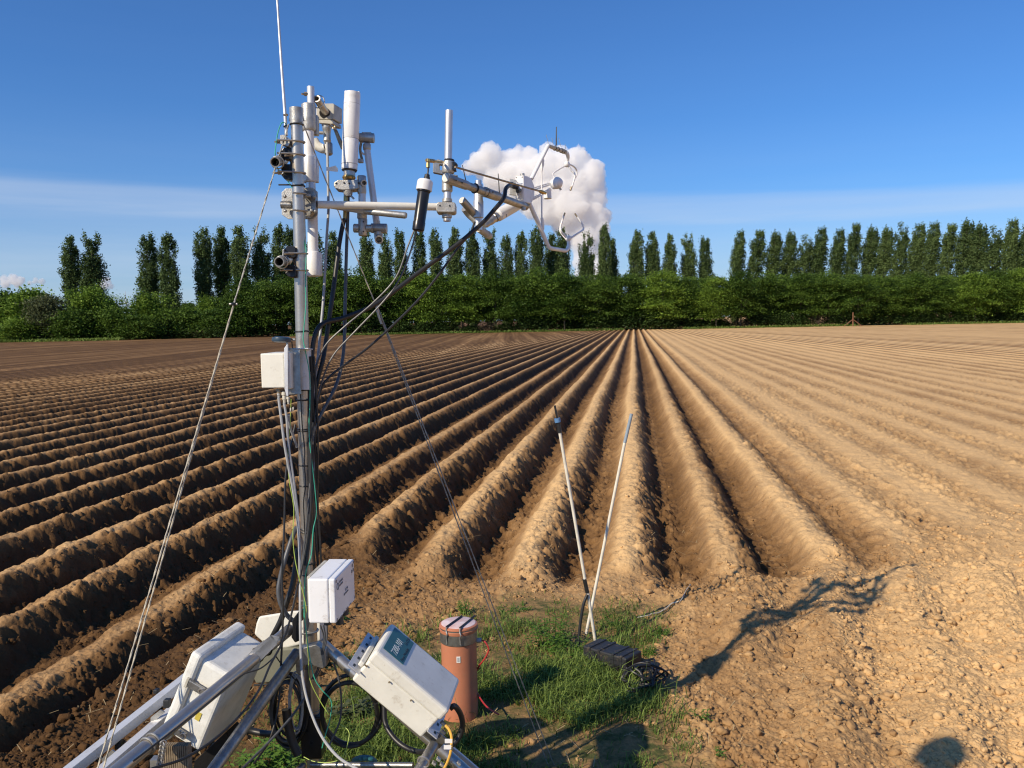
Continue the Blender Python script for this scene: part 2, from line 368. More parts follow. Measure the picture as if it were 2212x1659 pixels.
def ground(x, y, full=False):
    s, t = st(x, y)
    r = np.hypot(x, y)
    sw = s+0.035*fbm(s*0.3, t*0.25, 5, 2)+(0.03*fbm(s*3, t*1.6, 6, 3)+0.02*fbm(s*9, t*8, 7, 2))*np.exp(-(r/30.0)**2)
    k = np.round((sw-S0)/ROW)
    ph = (sw-S0)/ROW
    te = np.interp(s, TE_S, TE_T)-0.22+0.25*fbm(s*1.5, t*1.5, 8, 2)
    inr = smooth(-0.40, 0.50, t-te+0.35*fbm(x*2.2, y*2.2, 9, 3))
    c = np.cos(2*math.pi*ph)
    prof = np.tanh(1.25*c+0.02)/0.85+0.10*np.clip(c-0.5, 0, 1)
    amp = (0.120+0.002*smooth(0, -3, s))*(1+0.18*fbm(s*0.8, t*0.35, 14, 3)*np.exp(-(r/40)**2))
    amp = amp*(1-0.88*smooth(1.0, 3.0, s))*(1-smooth(500, 1150, r*np.abs(s)))*(1-0.35*smooth(-3.0, -3.2, s)*smooth(-3.75, -3.55, s))*(1+0.10*(_h(k.astype(np.int64), k.astype(np.int64)*0, 3)-0.5))
    # bare of ridges near the road side far left is kept
    far = np.exp(-(r/140.0)**2)
    # lumpiness masks
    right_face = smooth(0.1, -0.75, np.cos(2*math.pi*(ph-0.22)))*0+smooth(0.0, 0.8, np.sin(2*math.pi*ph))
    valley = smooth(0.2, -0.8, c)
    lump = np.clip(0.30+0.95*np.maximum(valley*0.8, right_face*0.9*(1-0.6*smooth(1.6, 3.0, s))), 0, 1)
    rough = smooth(-0.55, 0.35, fbm(s*1.2, t*0.45, 12, 3))
    lump = lump*(0.45+0.55*rough)
    head = 1-inr
    gr = in_grass(x, y)
    lump = lump*inr+head*(0.75)
    lump = lump*(1-0.75*gr)
    smooth_strip = smooth(0.15, 0.5, np.sin(2*math.pi*ph))
    fade = np.exp(-(r/22.0)**2)
    h = amp*prof*inr
    # ploughed spill grooves down the lee faces
    gro = np.abs(fbm(s*0.6+t*3.6, t*0.6, 21, 2))
    h = h-0.050*right_face*inr*gro*fade*(1-smooth(1.6, 3.0, s))
    h = h+head*(0.045*fbm(x*0.9, y*0.9, 31, 3)+0.02*fbm(x*3, y*3, 33, 3))*(1-0.6*gr)
    # heap of trodden soil on the right of the turf, with wheel grooves
    hx = smooth(0.95, 1.5, x)*smooth(7.0, 5.9, y)*smooth(-0.3, 0.6, te-t)
    h = h+hx*(0.09+0.035*np.cos((x*0.93-y*0.35)*2*math.pi/0.52+0.8*fbm(x*1.2, y*1.2, 35, 2)))
    # rough mound left of the mast
    hl = smooth(-0.9, -1.7, x)*smooth(-0.2, 0.6, te-t)*head*smooth(8.2, 6.5, y)
    h = h+hl*(0.07*fbm(x*1.3, y*0.9, 37, 3)+0.02)
    f1 = np.exp(-(r/9.0)**2); f2 = np.exp(-(r/16.0)**2); f3 = np.exp(-(r/40.0)**2)
    hd = head*(1-0.8*gr)
    wx = x+0.016*fbm(x*14, y*14, 51, 3); wy = y+0.016*fbm(x*14+5, y*14, 53, 3)
    lf = np.clip(lump, 0, 1)
    ch = 0.7*clods(wx, wy, 0.15, 40, 0.05)*hd
    ch = np.maximum(ch, 1.0*clods(wx, wy, 0.13, 44, 0.45)*lf*(1-0.85*head)*f3)
    ch = np.maximum(ch, 1.1*clods(wx, wy, 0.075, 46, 0.6)*np.clip(lf*1.2, 0, 1)*(1-0.3*head)*f3)
    ch = ch+0.055*np.clip(fbm(s*5.5, t*4.5, 93, 3), -0.4, 1)*lf*inr*f3
    pm = 0.25+0.95*smooth(-0.25, 0.35, fbm(x*1.3, y*1.3, 121, 4)); ch = ch*(1-0.3*head)+1.0*pm*clods(wx, wy, 0.042, 48, 0.42)*np.clip(lf*1.15+0.14, 0, 1)*f2*(1-0.75*gr)
    c3 = (0.5+0.5*pm)*clods(wx, wy, 0.022, 52, 0.7)*np.clip(lf*1.2+0.15, 0, 1)*f1*(1-0.75*gr)
    h = h+ch*0.8+c3*1.3
    h = h+0.009*fbm(x*14, y*14, 61, 4)*f3*(0.4+lump)
    h = h+(0.024*fbm(s*2.6, t*1.5, 95, 3)+0.026*fbm(s*8, t*7, 97, 4)+0.012*fbm(s*26, t*24, 99, 3))*inr*np.exp(-(r/24.0)**2)*(1-0.5*smooth(1.4, 3, s))
    h = h+0.05*fbm(s*0.35, t*0.05, 71, 3)*(1-f2)*smooth(15, 60, r)*0.5
    if not full: return h
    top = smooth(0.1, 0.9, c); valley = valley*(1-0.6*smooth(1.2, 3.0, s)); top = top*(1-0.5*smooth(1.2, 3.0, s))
    ff = 1-smooth(500, 1150, r*np.abs(s)); top = top*ff+0.35*(1-ff); valley = valley*ff+0.4*(1-ff); right_face = right_face*ff+0.35*(1-ff)
    kk = k.astype(np.int64); rowt = 0.16*(_h(kk, kk*0, 17)-0.5)*ff+0.13*fbm(s*0.30, t*0.012, 18, 2)
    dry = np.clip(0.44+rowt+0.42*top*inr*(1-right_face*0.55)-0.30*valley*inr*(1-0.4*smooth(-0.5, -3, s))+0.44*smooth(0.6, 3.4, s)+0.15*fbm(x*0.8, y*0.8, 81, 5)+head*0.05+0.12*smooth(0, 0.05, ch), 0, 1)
    dry = np.clip(dry+hx*0.16-hl*0.25-head*0.25*smooth(-1.0, -1.7, x)-right_face*inr*(0.20+0.08*smooth(0, -3, s))*(1-smooth(1.6, 3, s))-0.17*smooth(-0.5, -4, s), 0, 1)  # lee faces: damp soil, darkened further with shade painted into the tone
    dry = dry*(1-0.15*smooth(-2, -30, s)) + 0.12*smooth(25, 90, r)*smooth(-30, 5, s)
    return h, dry, gr

# polar sheet around the viewpoint: fine where the field is close, reaching the horizon
ang = np.radians(np.concatenate([np.linspace(-180, -42, 70)[:-1], np.linspace(-42, 40, 1600), np.linspace(40, 180, 70)[1:-1]]))
inv = np.linspace(1/2.3, 1/420.0, 1500)
rad = np.concatenate([np.linspace(0.15, 2.2, 24), 1/inv, [600, 1000, 2000, 6000]])
A, Rr = np.meshgrid(ang, rad)
GX = (Rr*np.sin(A)).ravel(); GY = (Rr*np.cos(A)).ravel()
gh, gdry_shade, ggr = ground(GX, GY, True)
gh = np.where(np.hypot(GX, GY) > 400, -0.3, gh)
na = len(ang); nr_ = len(rad)
ii, jj = np.meshgrid(np.arange(nr_-1), np.arange(na), indexing='ij'); j2 = (jj+1) % na
Fg = np.stack([ii*na+jj, ii*na+j2, (ii+1)*na+j2, (ii+1)*na+jj], -1).reshape(-1, 4)
Fg = Fg[:, ::-1]

soil = bpy.data.materials.new('ploughed_soil'); soil.use_nodes = True
t = soil.node_tree; b = t.nodes['Principled BSDF']; b.inputs['Roughness'].default_value = 0.95; b.inputs['Specular IOR Level'].default_value = 0.12
def node(t, k, **kw):
    n = t.nodes.new(k)
    for a, v in kw.items(): setattr(n, a, v)
    return n
geo = node(t, 'ShaderNodeNewGeometry'); at = node(t, 'ShaderNodeAttribute', attribute_name='dry'); ag = node(t, 'ShaderNodeAttribute', attribute_name='turf')  # dry holds soil dryness plus the painted shade of the lee faces
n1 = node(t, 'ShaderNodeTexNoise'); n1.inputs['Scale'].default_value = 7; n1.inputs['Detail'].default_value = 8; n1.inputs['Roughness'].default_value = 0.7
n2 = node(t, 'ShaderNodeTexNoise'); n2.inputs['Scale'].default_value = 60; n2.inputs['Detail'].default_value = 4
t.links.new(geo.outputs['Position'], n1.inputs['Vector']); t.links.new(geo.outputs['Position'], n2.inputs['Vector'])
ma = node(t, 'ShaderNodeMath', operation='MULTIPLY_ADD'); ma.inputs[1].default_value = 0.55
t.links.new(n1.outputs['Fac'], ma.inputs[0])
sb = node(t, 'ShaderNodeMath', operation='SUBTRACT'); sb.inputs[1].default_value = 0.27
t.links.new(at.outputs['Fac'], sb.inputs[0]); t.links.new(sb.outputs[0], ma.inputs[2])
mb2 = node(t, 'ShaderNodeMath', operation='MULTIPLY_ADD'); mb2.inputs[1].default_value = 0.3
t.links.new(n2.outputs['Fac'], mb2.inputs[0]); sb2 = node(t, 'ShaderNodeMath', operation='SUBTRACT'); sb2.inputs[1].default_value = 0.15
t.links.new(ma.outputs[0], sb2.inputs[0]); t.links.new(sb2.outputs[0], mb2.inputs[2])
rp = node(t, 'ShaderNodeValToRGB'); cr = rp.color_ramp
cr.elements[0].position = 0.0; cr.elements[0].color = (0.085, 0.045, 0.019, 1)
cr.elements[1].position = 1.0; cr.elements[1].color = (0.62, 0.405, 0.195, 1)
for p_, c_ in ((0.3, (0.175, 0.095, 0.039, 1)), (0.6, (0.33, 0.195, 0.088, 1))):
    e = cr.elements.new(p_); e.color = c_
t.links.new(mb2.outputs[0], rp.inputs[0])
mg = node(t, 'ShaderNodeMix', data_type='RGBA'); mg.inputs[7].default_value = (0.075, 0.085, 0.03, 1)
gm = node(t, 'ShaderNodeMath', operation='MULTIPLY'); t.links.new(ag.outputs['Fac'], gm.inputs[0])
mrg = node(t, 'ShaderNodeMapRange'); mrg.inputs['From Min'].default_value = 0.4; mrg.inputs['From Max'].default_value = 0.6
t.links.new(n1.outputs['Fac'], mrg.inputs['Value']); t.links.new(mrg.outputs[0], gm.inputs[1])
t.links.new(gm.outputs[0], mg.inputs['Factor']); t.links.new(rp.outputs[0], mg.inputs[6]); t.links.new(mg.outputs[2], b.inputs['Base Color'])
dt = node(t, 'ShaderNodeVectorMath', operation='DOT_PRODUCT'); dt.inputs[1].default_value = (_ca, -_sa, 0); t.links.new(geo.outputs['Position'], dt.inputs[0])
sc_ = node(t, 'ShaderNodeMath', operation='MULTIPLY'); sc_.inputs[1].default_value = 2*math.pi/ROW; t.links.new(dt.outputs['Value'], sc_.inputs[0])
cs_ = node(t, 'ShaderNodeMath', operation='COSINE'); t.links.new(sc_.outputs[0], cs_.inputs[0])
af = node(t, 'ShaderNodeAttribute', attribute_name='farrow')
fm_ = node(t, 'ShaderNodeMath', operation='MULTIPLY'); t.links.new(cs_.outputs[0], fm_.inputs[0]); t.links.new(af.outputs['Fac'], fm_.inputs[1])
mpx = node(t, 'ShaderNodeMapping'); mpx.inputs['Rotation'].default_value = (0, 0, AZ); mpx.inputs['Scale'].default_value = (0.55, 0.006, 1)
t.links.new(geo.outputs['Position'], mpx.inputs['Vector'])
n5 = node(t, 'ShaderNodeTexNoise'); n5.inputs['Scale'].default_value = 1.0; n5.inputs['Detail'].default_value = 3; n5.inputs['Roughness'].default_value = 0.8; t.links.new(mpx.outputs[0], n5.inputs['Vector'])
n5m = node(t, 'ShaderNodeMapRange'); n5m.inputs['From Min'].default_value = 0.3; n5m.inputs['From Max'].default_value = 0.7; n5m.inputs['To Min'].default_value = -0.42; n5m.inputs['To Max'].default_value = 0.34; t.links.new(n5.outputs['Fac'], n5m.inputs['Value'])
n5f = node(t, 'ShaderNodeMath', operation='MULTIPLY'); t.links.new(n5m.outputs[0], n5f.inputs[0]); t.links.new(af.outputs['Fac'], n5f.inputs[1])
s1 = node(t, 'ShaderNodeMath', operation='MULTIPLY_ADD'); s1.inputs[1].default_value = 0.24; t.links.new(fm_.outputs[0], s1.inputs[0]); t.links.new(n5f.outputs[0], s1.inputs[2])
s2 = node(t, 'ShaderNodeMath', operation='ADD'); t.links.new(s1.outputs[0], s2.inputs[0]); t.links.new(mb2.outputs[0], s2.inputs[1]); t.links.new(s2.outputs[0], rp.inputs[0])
bf = node(t, 'ShaderNodeBump'); bf.inputs['Strength'].default_value = 1.0; bf.inputs['Distance'].default_value = 0.05; t.links.new(fm_.outputs[0], bf.inputs['Height'])
bp = node(t, 'ShaderNodeBump'); t.links.new(bf.outputs[0], bp.inputs['Normal']); bp.inputs['Strength'].default_value = 0.9; bp.inputs['Distance'].default_value = 0.01
nb = node(t, 'ShaderNodeTexNoise'); nb.inputs['Scale'].default_value = 60; nb.inputs['Detail'].default_value = 9; nb.inputs['Roughness'].default_value = 0.7
t.links.new(geo.outputs['Position'], nb.inputs['Vector']); t.links.new(nb.outputs['Fac'], bp.inputs['Height']); t.links.new(bp.outputs[0], b.inputs['Normal'])
me = fastmesh('ground', np.stack([GX, GY, gh], 1), Fg, soil, True, {'dry': gdry_shade, 'turf': ggr, 'farrow': smooth(350, 900, np.hypot(GX, GY)*np.abs(st(GX, GY)[0]))})
go = addobj('ground', me); tag(go, None, None, kind='structure')
def gz(x, y): return float(ground(np.array([float(x)]), np.array([float(y)]))[0])

# far meadow strip at the foot of the hedge on the left
def leafmat(name, c1, c2, trans=0.25, rough=0.55, attr='tone'):
    m = bpy.data.materials.new(name); m.use_nodes = True; t = m.node_tree; b = t.nodes['Principled BSDF']
    a = node(t, 'ShaderNodeAttribute', attribute_name=attr)
    oi = node(t, 'ShaderNodeObjectInfo')
    ad = node(t, 'ShaderNodeMath', operation='MULTIPLY_ADD'); ad.inputs[1].default_value = 0.35
    t.links.new(oi.outputs['Random'], ad.inputs[0]); 
    ad2 = node(t, 'ShaderNodeMath', operation='SUBTRACT'); ad2.inputs[1].default_value = 0.17
    t.links.new(a.outputs['Fac'], ad2.inputs[0]); t.links.new(ad2.outputs[0], ad.inputs[2])
    r = node(t, 'ShaderNodeValToRGB'); r.color_ramp.elements[0].color = c1+(1,); r.color_ramp.elements[1].color = c2+(1,)
    t.links.new(ad.outputs[0], r.inputs[0]); t.links.new(r.outputs[0], b.inputs['Base Color'])
    b.inputs['Roughness'].default_value = rough; b.inputs['Specular IOR Level'].default_value = 0.15
    tr = node(t, 'ShaderNodeBsdfTranslucent'); t.links.new(r.outputs[0], tr.inputs['Color'])
    mx = node(t, 'ShaderNodeMixShader'); mx.inputs[0].default_value = trans
    o = t.nodes['Material Output']; t.links.new(b.outputs[0], mx.inputs[1]); t.links.new(tr.outputs[0], mx.inputs[2]); t.links.new(mx.outputs[0], o.inputs['Surface'])
    return m
L_pop = leafmat('poplar_leaves', (0.032, 0.062, 0.020), (0.140, 0.200, 0.065), 0.2, 0.75)
L_hedge = leafmat('maple_leaves', (0.020, 0.050, 0.007), (0.125, 0.205, 0.030), 0.25)
L_bright = leafmat('bright_leaves', (0.05, 0.10, 0.012), (0.21, 0.32, 0.042), 0.25)
L_olive = leafmat('olive_leaves', (0.055, 0.068, 0.028), (0.125, 0.145, 0.065), 0.2)
L_shrub = leafmat('shaded_shrub_leaves', (0.014, 0.030, 0.008), (0.055, 0.095, 0.022), 0.2)  # leaf colour darkened to paint in the shade under the overhanging crowns
L_grass = leafmat('grass_blades', (0.05, 0.095, 0.014), (0.25, 0.34, 0.08), 0.35)
cr = L_grass.node_tree.nodes['Color Ramp'].color_ramp; cr.elements[0].color = (0.22, 0.16, 0.075, 1); e = cr.elements.new(0.10); e.color = (0.16, 0.13, 0.05, 1); e = cr.elements.new(0.16); e.color = (0.05, 0.095, 0.014, 1)
L_weed = leafmat('weed_leaves', (0.06, 0.13, 0.02), (0.17, 0.30, 0.05), 0.3)
L_dry = leafmat('dry_twigs', (0.09, 0.07, 0.05), (0.16, 0.12, 0.08), 0.1)

def leaves(C, size, tilt, rg, tone, updown=0.0, asp=0.65):
    """one four-cornered leaf clump per centre, folded so that it catches light from two sides"""
    n = len(C)
    d = rg.normal(size=(n, 3)); d[:, 2] = d[:, 2]*0.5+updown; d /= np.linalg.norm(d, axis=1)[:, None]
    e = rg.normal(size=(n, 3))*np.array([1, 1, 1-tilt]); e -= d*(e*d).sum(1)[:, None]; e /= np.linalg.norm(e, axis=1)[:, None]+1e-9
    sz = (size*rg.uniform(0.6, 1.35, n))[:, None]
    p0 = C-d*sz*0.5; p1 = C+e*sz*asp*0.5; p2 = C+d*sz*0.5; p3 = C-e*sz*asp*0.5
    V = np.stack([p0, p1, p2, p3], 1).reshape(-1, 3)
    F = np.arange(4*n).reshape(n, 4)
    return V, F, np.repeat(tone, 4)

def trunk_mesh(H, r0, lean=(0, 0), limbs=()):
    mb = MB(); mb.curve([(0, 0, -0.3), (lean[0]*0.3, lean[1]*0.3, H*0.35), (lean[0]*0.7, lean[1]*0.7, H*0.7), (lean[0], lean[1], H)], [r0, r0*0.8, r0*0.5, r0*0.12], 7, 3)
    for a, z, L, up in limbs:
        p = np.array([lean[0]*z/H, lean[1]*z/H, z]); q = p+np.array([math.cos(a)*L, math.sin(a)*L, up])
        mb.curve([p, (p+q)/2+np.array([0, 0, -up*0.12]), q], [r0*0.4, r0*0.25, r0*0.06], 5, 3)
    V = np.vstack(mb.v); me = bpy.data.meshes.new('trunk'); me.from_pydata(V.tolist(), [], mb.f); me.materials.append(M['bark']); me.shade_smooth()
    return me

def poplar(seed, H=24.0, Rm=2.55, lean=0.0, tips=2):
    rg = np.random.default_rng(seed); N = 250
    # several steep leaders give the lobed outline
    lead = [(rg.uniform(-0.2, 0.2)*Rm, rg.uniform(-0.2, 0.2)*Rm, H*(0.985-0.06*i*rg.uniform(0.3, 1.8)), rg.uniform(0.55, 0.8)*(1 if i else 1.15)) for i in range(tips+2)]
    P = []; T = []
    for k in range(N):
        lx, ly, lh, lr = lead[rg.integers(len(lead))]
        f = rg.uniform(0.03, 1.0)**0.85
        prof = (0.6+0.6*min(f/0.3, 1))*max(0.0, 1-max(0, (f-0.72)/0.30)**2.6)**0.6
        a = rg.uniform(0, 6.283); rr = Rm*lr*prof*math.sqrt(rg.uniform(0.2, 1))*0.78
        c = np.array([lx*min(1, f*2)+rr*math.cos(a)+lean*f*f*H*0.12, ly*min(1, f*2)+rr*math.sin(a), f*lh])
        n = int(90*rg.uniform(0.6, 1.2)); g = rg.normal(size=(n, 3))*np.array([0.27, 0.27, 0.55])*(0.55+0.5*prof)
        g[:, 0] += g[:, 2]*0.12*math.cos(a)*1; g[:, 1] += g[:, 2]*0.12*math.sin(a)
        P.append(c+g); T.append(np.full(n, rg.uniform(0.2, 0.8))+rg.normal(size=n)*0.15)
    P = np.vstack(P); P = P[P[:, 2] > 0.4]; T = np.concatenate(T)[:len(P)]
    V, F, tn = leaves(P, 0.36, 0.2, rg, T, 0.75)
    return fastmesh('crown', V, F, L_pop, False, {'tone': tn}), trunk_mesh(H*0.92, 0.38, (lean*H*0.1, 0), [(rg.uniform(0, 6.28), H*rg.uniform(0.1, 0.7), 0.9, 3.2) for _ in range(9)])

def broad(seed, H=10.0, R=3.6, mt=None, n_cl=150, leaf=0.34, flat=0.26, base=0.10, dens=95, pointy=0.0):
    rg = np.random.default_rng(seed); P = []; T = []
    lob = [(rg.uniform(0, 6.28), rg.uniform(0.25, 0.6)*R, rg.uniform(0.35, 0.85)*H, rg.uniform(0.35, 0.6)*R) for _ in range(7)]
    for k in range(n_cl):
        if rg.random() < 0.35:
            a, q, z, lr = lob[rg.integers(7)]
            v = rg.normal(size=3); v /= np.linalg.norm(v); c = np.array([q*math.cos(a), q*math.sin(a), z])+v*lr*rg.uniform(0.6, 1.1)*np.array([1, 1, 0.9])
            c[2] = np.clip(c[2], base*H, H*1.02)
        else:
            f = rg.uniform(base, 1.0); q_ = (f-base)/(1-base); pr = (min(1, (q_/0.16)**0.7))*max(0.0, 1-max(0, (q_-0.22)/0.80)**2.0)**0.55
            if pointy: pr = (1-pointy)*pr+pointy*(1.05-f)
            a = rg.uniform(0, 6.283); rr = R*pr*math.sqrt(rg.uniform(0.3, 1)); c = np.array([rr*math.cos(a), rr*math.sin(a), f*H*(0.93+0.1*rg.random())])
        n = int(dens*rg.uniform(0.5, 1.3)); s_ = rg.uniform(0.6, 1.15)
        g = rg.normal(size=(n, 3))*np.array([s_, s_, s_*flat])
        out = nrm([c[0], c[1], 0.001]); g[:, 2] -= 0.25*(g@out)
        P.append(c+g); T.append(np.full(n, rg.uniform(0.1, 0.9))+rg.normal(size=n)*0.18)
    P = np.vstack(P); T = np.concatenate(T); k = P[:, 2] > 0.1; P = P[k]; T = T[k]
    V, F, tn = leaves(P, leaf, 0.55, rg, T)
    lm = [(rg.uniform(0, 6.28), H*rg.uniform(0.15, 0.5), R*0.7, H*0.25) for _ in range(8)]
    return fastmesh('crown', V, F, mt, False, {'tone': tn}), trunk_mesh(H*0.8, 0.16, (rg.normal()*0.3, 0), lm)

ORD = ('first second third fourth fifth sixth seventh eighth ninth tenth eleventh twelfth thirteenth fourteenth fifteenth sixteenth seventeenth eighteenth nineteenth '
       'twentieth twenty-first twenty-second twenty-third twenty-fourth twenty-fifth twenty-sixth twenty-seventh twenty-eighth twenty-ninth thirtieth thirty-first thirty-second '
       'thirty-third thirty-fourth thirty-fifth thirty-sixth thirty-seventh thirty-eighth thirty-ninth fortieth forty-first forty-second forty-third forty-fourth forty-fifth forty-sixth '
       'forty-seventh forty-eighth forty-ninth fiftieth fifty-first fifty-second').split()

def plant(name, label, cat, group, x, y, meshes, sc=1.0, zs=1.0, rot=0.0, z=0.0):
    e = thing(name, label, cat, (x, y, z), group)
    e.scale = (sc, sc, sc*zs); e.rotation_euler = (0, 0, rot)
    for nm, me in meshes:
        o = bpy.data.objects.new(nm, me); COL.objects.link(o); o.parent = e
    return e

POPX = [(150, 503, 175), (196, 499, 175), (315, 503, 175), (362, 505, 172), (437, 491, 178), (476, 491, 182), (517, 485, 180), (563, 484, 184), (601, 484, 190), (630, 488, 190), (676, 500, 190), (720, 496, 192),
        (788, 493, 195), (829, 492, 195), (866, 492, 195), (902, 496, 197), (941, 492, 197), (981, 492, 197), (1019, 492, 197), (1057, 493, 199), (1092, 508, 199), (1125, 496, 199), (1159, 491, 197), (1190, 500, 202), (1215, 492, 199),
        (1269, 496, 199), (1303, 487, 197), (1323, 511, 202), (1373, 494, 199), (1411, 499, 199), (1446, 501, 199), (1486, 504, 201), (1526, 511, 201), (1588, 502, 199), (1626, 499, 199), (1663, 495, 198),
        (1696, 499, 198), (1730, 501, 198), (1763, 494, 197), (1803, 494, 196), (1836, 488, 195), (1871, 488, 194), (1904, 485, 192), (1939, 477, 190), (1974, 481, 188), (2006, 483, 186), (2041, 484, 184),
        (2076, 477, 182), (2105, 481, 180), (2138, 480, 178), (2177, 475, 176), (2208, 483, 175)]
pop = [poplar(11, tips=1), poplar(12, tips=2), poplar(13, tips=3, Rm=2.4), poplar(14, tips=2, Rm=2.7)]
popL = [poplar(21, lean=0.55, tips=2, Rm=2.6), poplar(22, lean=0.7, tips=1, Rm=2.7), poplar(23, lean=0.45, tips=3, Rm=2.5), poplar(24, lean=0.6, tips=4, Rm=2.8)]
for i, (u, v, Y) in enumerate(POPX):
    p = WY('D', u, v, Y); H = p[2]
    right = u > 1560
    me = (popL if right else pop)[(i*7+i//3) % 4]
    wide = 1.12 if u < 420 else (1.0 if u < 700 else (0.92 if not right else 1.0))
    sc = H/24.3; sx = wide/sc*0.98
    lab = 'tall dark poplar, %s from the left in the row behind the tree belt' % ORD[i]
    if i == 27: lab = 'shortest slim poplar, close on the right of a taller one beside the steam column'
    e = plant('poplar_tree', lab, 'poplar', 'row of poplars behind the tree belt', p[0], Y, (('crown', me[0]), ('trunk', me[1])), sc, 1.0, 0.0 if right else (i*2.39996) % 6.28)
    e.scale = (wide*(0.82+0.2*((i*37) % 10)/10), wide, sc*(0.985+0.04*((i*53) % 7)/7))

# belt of broad trees in front of the poplars
BT = dict(base=0.22, n_cl=120, dens=150, leaf=0.28, flat=0.27)
bt = [broad(31, mt=L_hedge, **BT), broad(32, mt=L_hedge, R=4.0, **BT), broad(33, mt=L_hedge, R=3.3, **BT), broad(34, mt=L_bright, R=3.7, **BT), broad(35, mt=L_hedge, R=4.4, **BT)]
BELT_T = np.interp
xs = -47.0; row = []; i = 0
while xs < 96:
    row.append((xs+rng.uniform(-0.5, 0.5), 149+rng.uniform(-2.2, 1.6)-0.012*abs(xs))); xs += rng.uniform(3.6, 6.0)
tops_u = [500, 540, 600, 640, 700, 760, 850, 1000, 1150, 1300, 1600, 1625, 1660, 1760, 1950, 2100, 2250]
tops_v = [615, 606, 598, 590, 590, 588, 590, 588, 586, 588, 592, 604, 588, 583, 590, 588, 583]
for i, (x, y) in enumerate(row):
    u = 1106+x/y*FPX; v = np.interp(u, tops_u, tops_v)+rng.uniform(-7, 10)
    H = WY('D', u, v, y)[2]
    me = bt[(i*2+i//4) % 5]
    plant('hedgerow_tree', 'leafy green tree, %s from the left in the front row of the belt' % ORD[i], 'tree', 'front row of the tree belt', x, y,
          (('crown', me[0]), ('trunk', me[1])), H/10.3, 1.0, rng.uniform(0, 6.28))
nb_ = len(row)
for i in range(34):
    x = -45+i*4.1+rng.uniform(-0.6, 0.6); y = 155+rng.uniform(-1, 1); me = bt[(i*3+1) % 3]
    u = 1106+x/y*FPX; H = WY('D', u, np.interp(u, tops_u, tops_v)+2, y)[2]
    plant('hedgerow_tree', 'leafy green tree, %s from the left in the rear row of the belt' % ORD[i], 'tree', 'rear row of the tree belt', x, y,
          (('crown', me[0]), ('trunk', me[1])), H/10.6, 1.0, rng.uniform(0, 6.28))
# left end: separate trees and bushes (u, v_top, Y, width scale, kind)
bk = {'b': broad(41, mt=L_bright, H=6, R=3.4, n_cl=170, dens=55), 'o': broad(42, mt=L_olive, H=6, R=3.0, n_cl=150, leaf=0.28), 'p': broad(43, mt=L_bright, H=7.5, R=3.6, n_cl=170, pointy=0.75, flat=0.6, base=0.03),
      'g': broad(44, mt=L_hedge, H=5, R=3.2, n_cl=150), 's': broad(45, mt=L_shrub, H=2.6, R=2.0, n_cl=80, base=0.02, dens=50), 'd': broad(46, mt=L_dry, H=2.4, R=1.6, n_cl=60, base=0.02, dens=35, leaf=0.2)}
kindname = {'b': ('broad_tree', 'tree'), 'o': ('olive_bush', 'bush'), 'p': ('young_tree', 'tree'), 'g': ('green_bush', 'bush')}
LEFT = [(15, 636, 150, 1.2, 'g', 'dark green rounded tree at the left edge of the photo behind the bright tree'),
        (62, 623, 146, 1.25, 'b', 'bright green rounded tree near the left edge beside the first poplar'),
        (105, 642, 141, 1.15, 'o', 'dull olive rounded bush in front of the first poplar'),
        (200, 622, 144, 1.0, 'p', 'yellow-green spiky conical tree in front of the second poplar'),
        (232, 640, 150, 0.8, 'p', 'smaller spiky yellow-green tree with a branch reaching right of the second poplar'),
        (312, 634, 146, 1.0, 'p', 'yellow-green conical tree in front of the third poplar'),
        (352, 672, 145, 1.0, 'g', 'low green bush at the foot of the fourth poplar'),
        (250, 668, 141, 1.0, 'g', 'low dark green bush between the two spiky conical trees'),
        (160, 672, 139, 1.0, 'g', 'low green bush between the olive bush and the spiky conical tree'),
        (405, 668, 146, 0.95, 'g', 'low green bush between the fourth and fifth poplars'),
        (447, 643, 152, 0.8, 'p', 'pale grey-green small tree in front of the fifth poplar'),
        (470, 672, 145, 1.0, 'g', 'low green bush left of where the high tree belt begins'),
        (40, 688, 138, 0.9, 'b', 'small bright bush low down in front of the bright rounded tree'),
        (300, 684, 140, 0.9, 'g', 'low dark bush right in front of the yellow-green conical tree'),
        (-40, 640, 150, 1.2, 'g', 'dark green tree cut off by the left edge'),
        (508, 660, 146, 1.0, 'g', 'green bush leaning on the first high tree of the belt')]
HB = {'b': 6, 'o': 6, 'p': 7.5, 'g': 5}
for (u, v, Y, w, k, lab) in LEFT:
    p = WY('D', u, v, Y); me = bk[k]; s = p[2]/HB[k]/1.03
    e = plant(kindname[k][0], lab, kindname[k][1], None, p[0], Y, (('crown', me[0]), ('trunk', me[1])), 1, 1, (u*0.7) % 6.28); e.scale = (w, w, s)
# understorey shrubs along the field edge
for i in range(52):
    x = -86+i*3.4+rng.uniform(-1, 1); y = (148.5 if x > -46 else 143.5)+rng.uniform(-0.8, 0.8)
    if x > 92: break
    k = 'd' if i in (10, 12, 24, 37, 41) else 's'
    me = bk[k]; lab = ('leafless brown bush' if k == 'd' else 'low dark shrub')+', %s from the left along the foot of the tree belt' % ORD[i]
    e = plant('scrub_bush' if k == 'd' else 'low_shrub', lab, 'shrub', 'shrubs along the far field edge', x, y, (('crown', me[0]), ('trunk', me[1])), 1, 1, rng.uniform(0, 6.28))
    s = rng.uniform(0.75, 1.25); e.scale = (s*1.1, s, s*rng.uniform(0.45, 0.95))
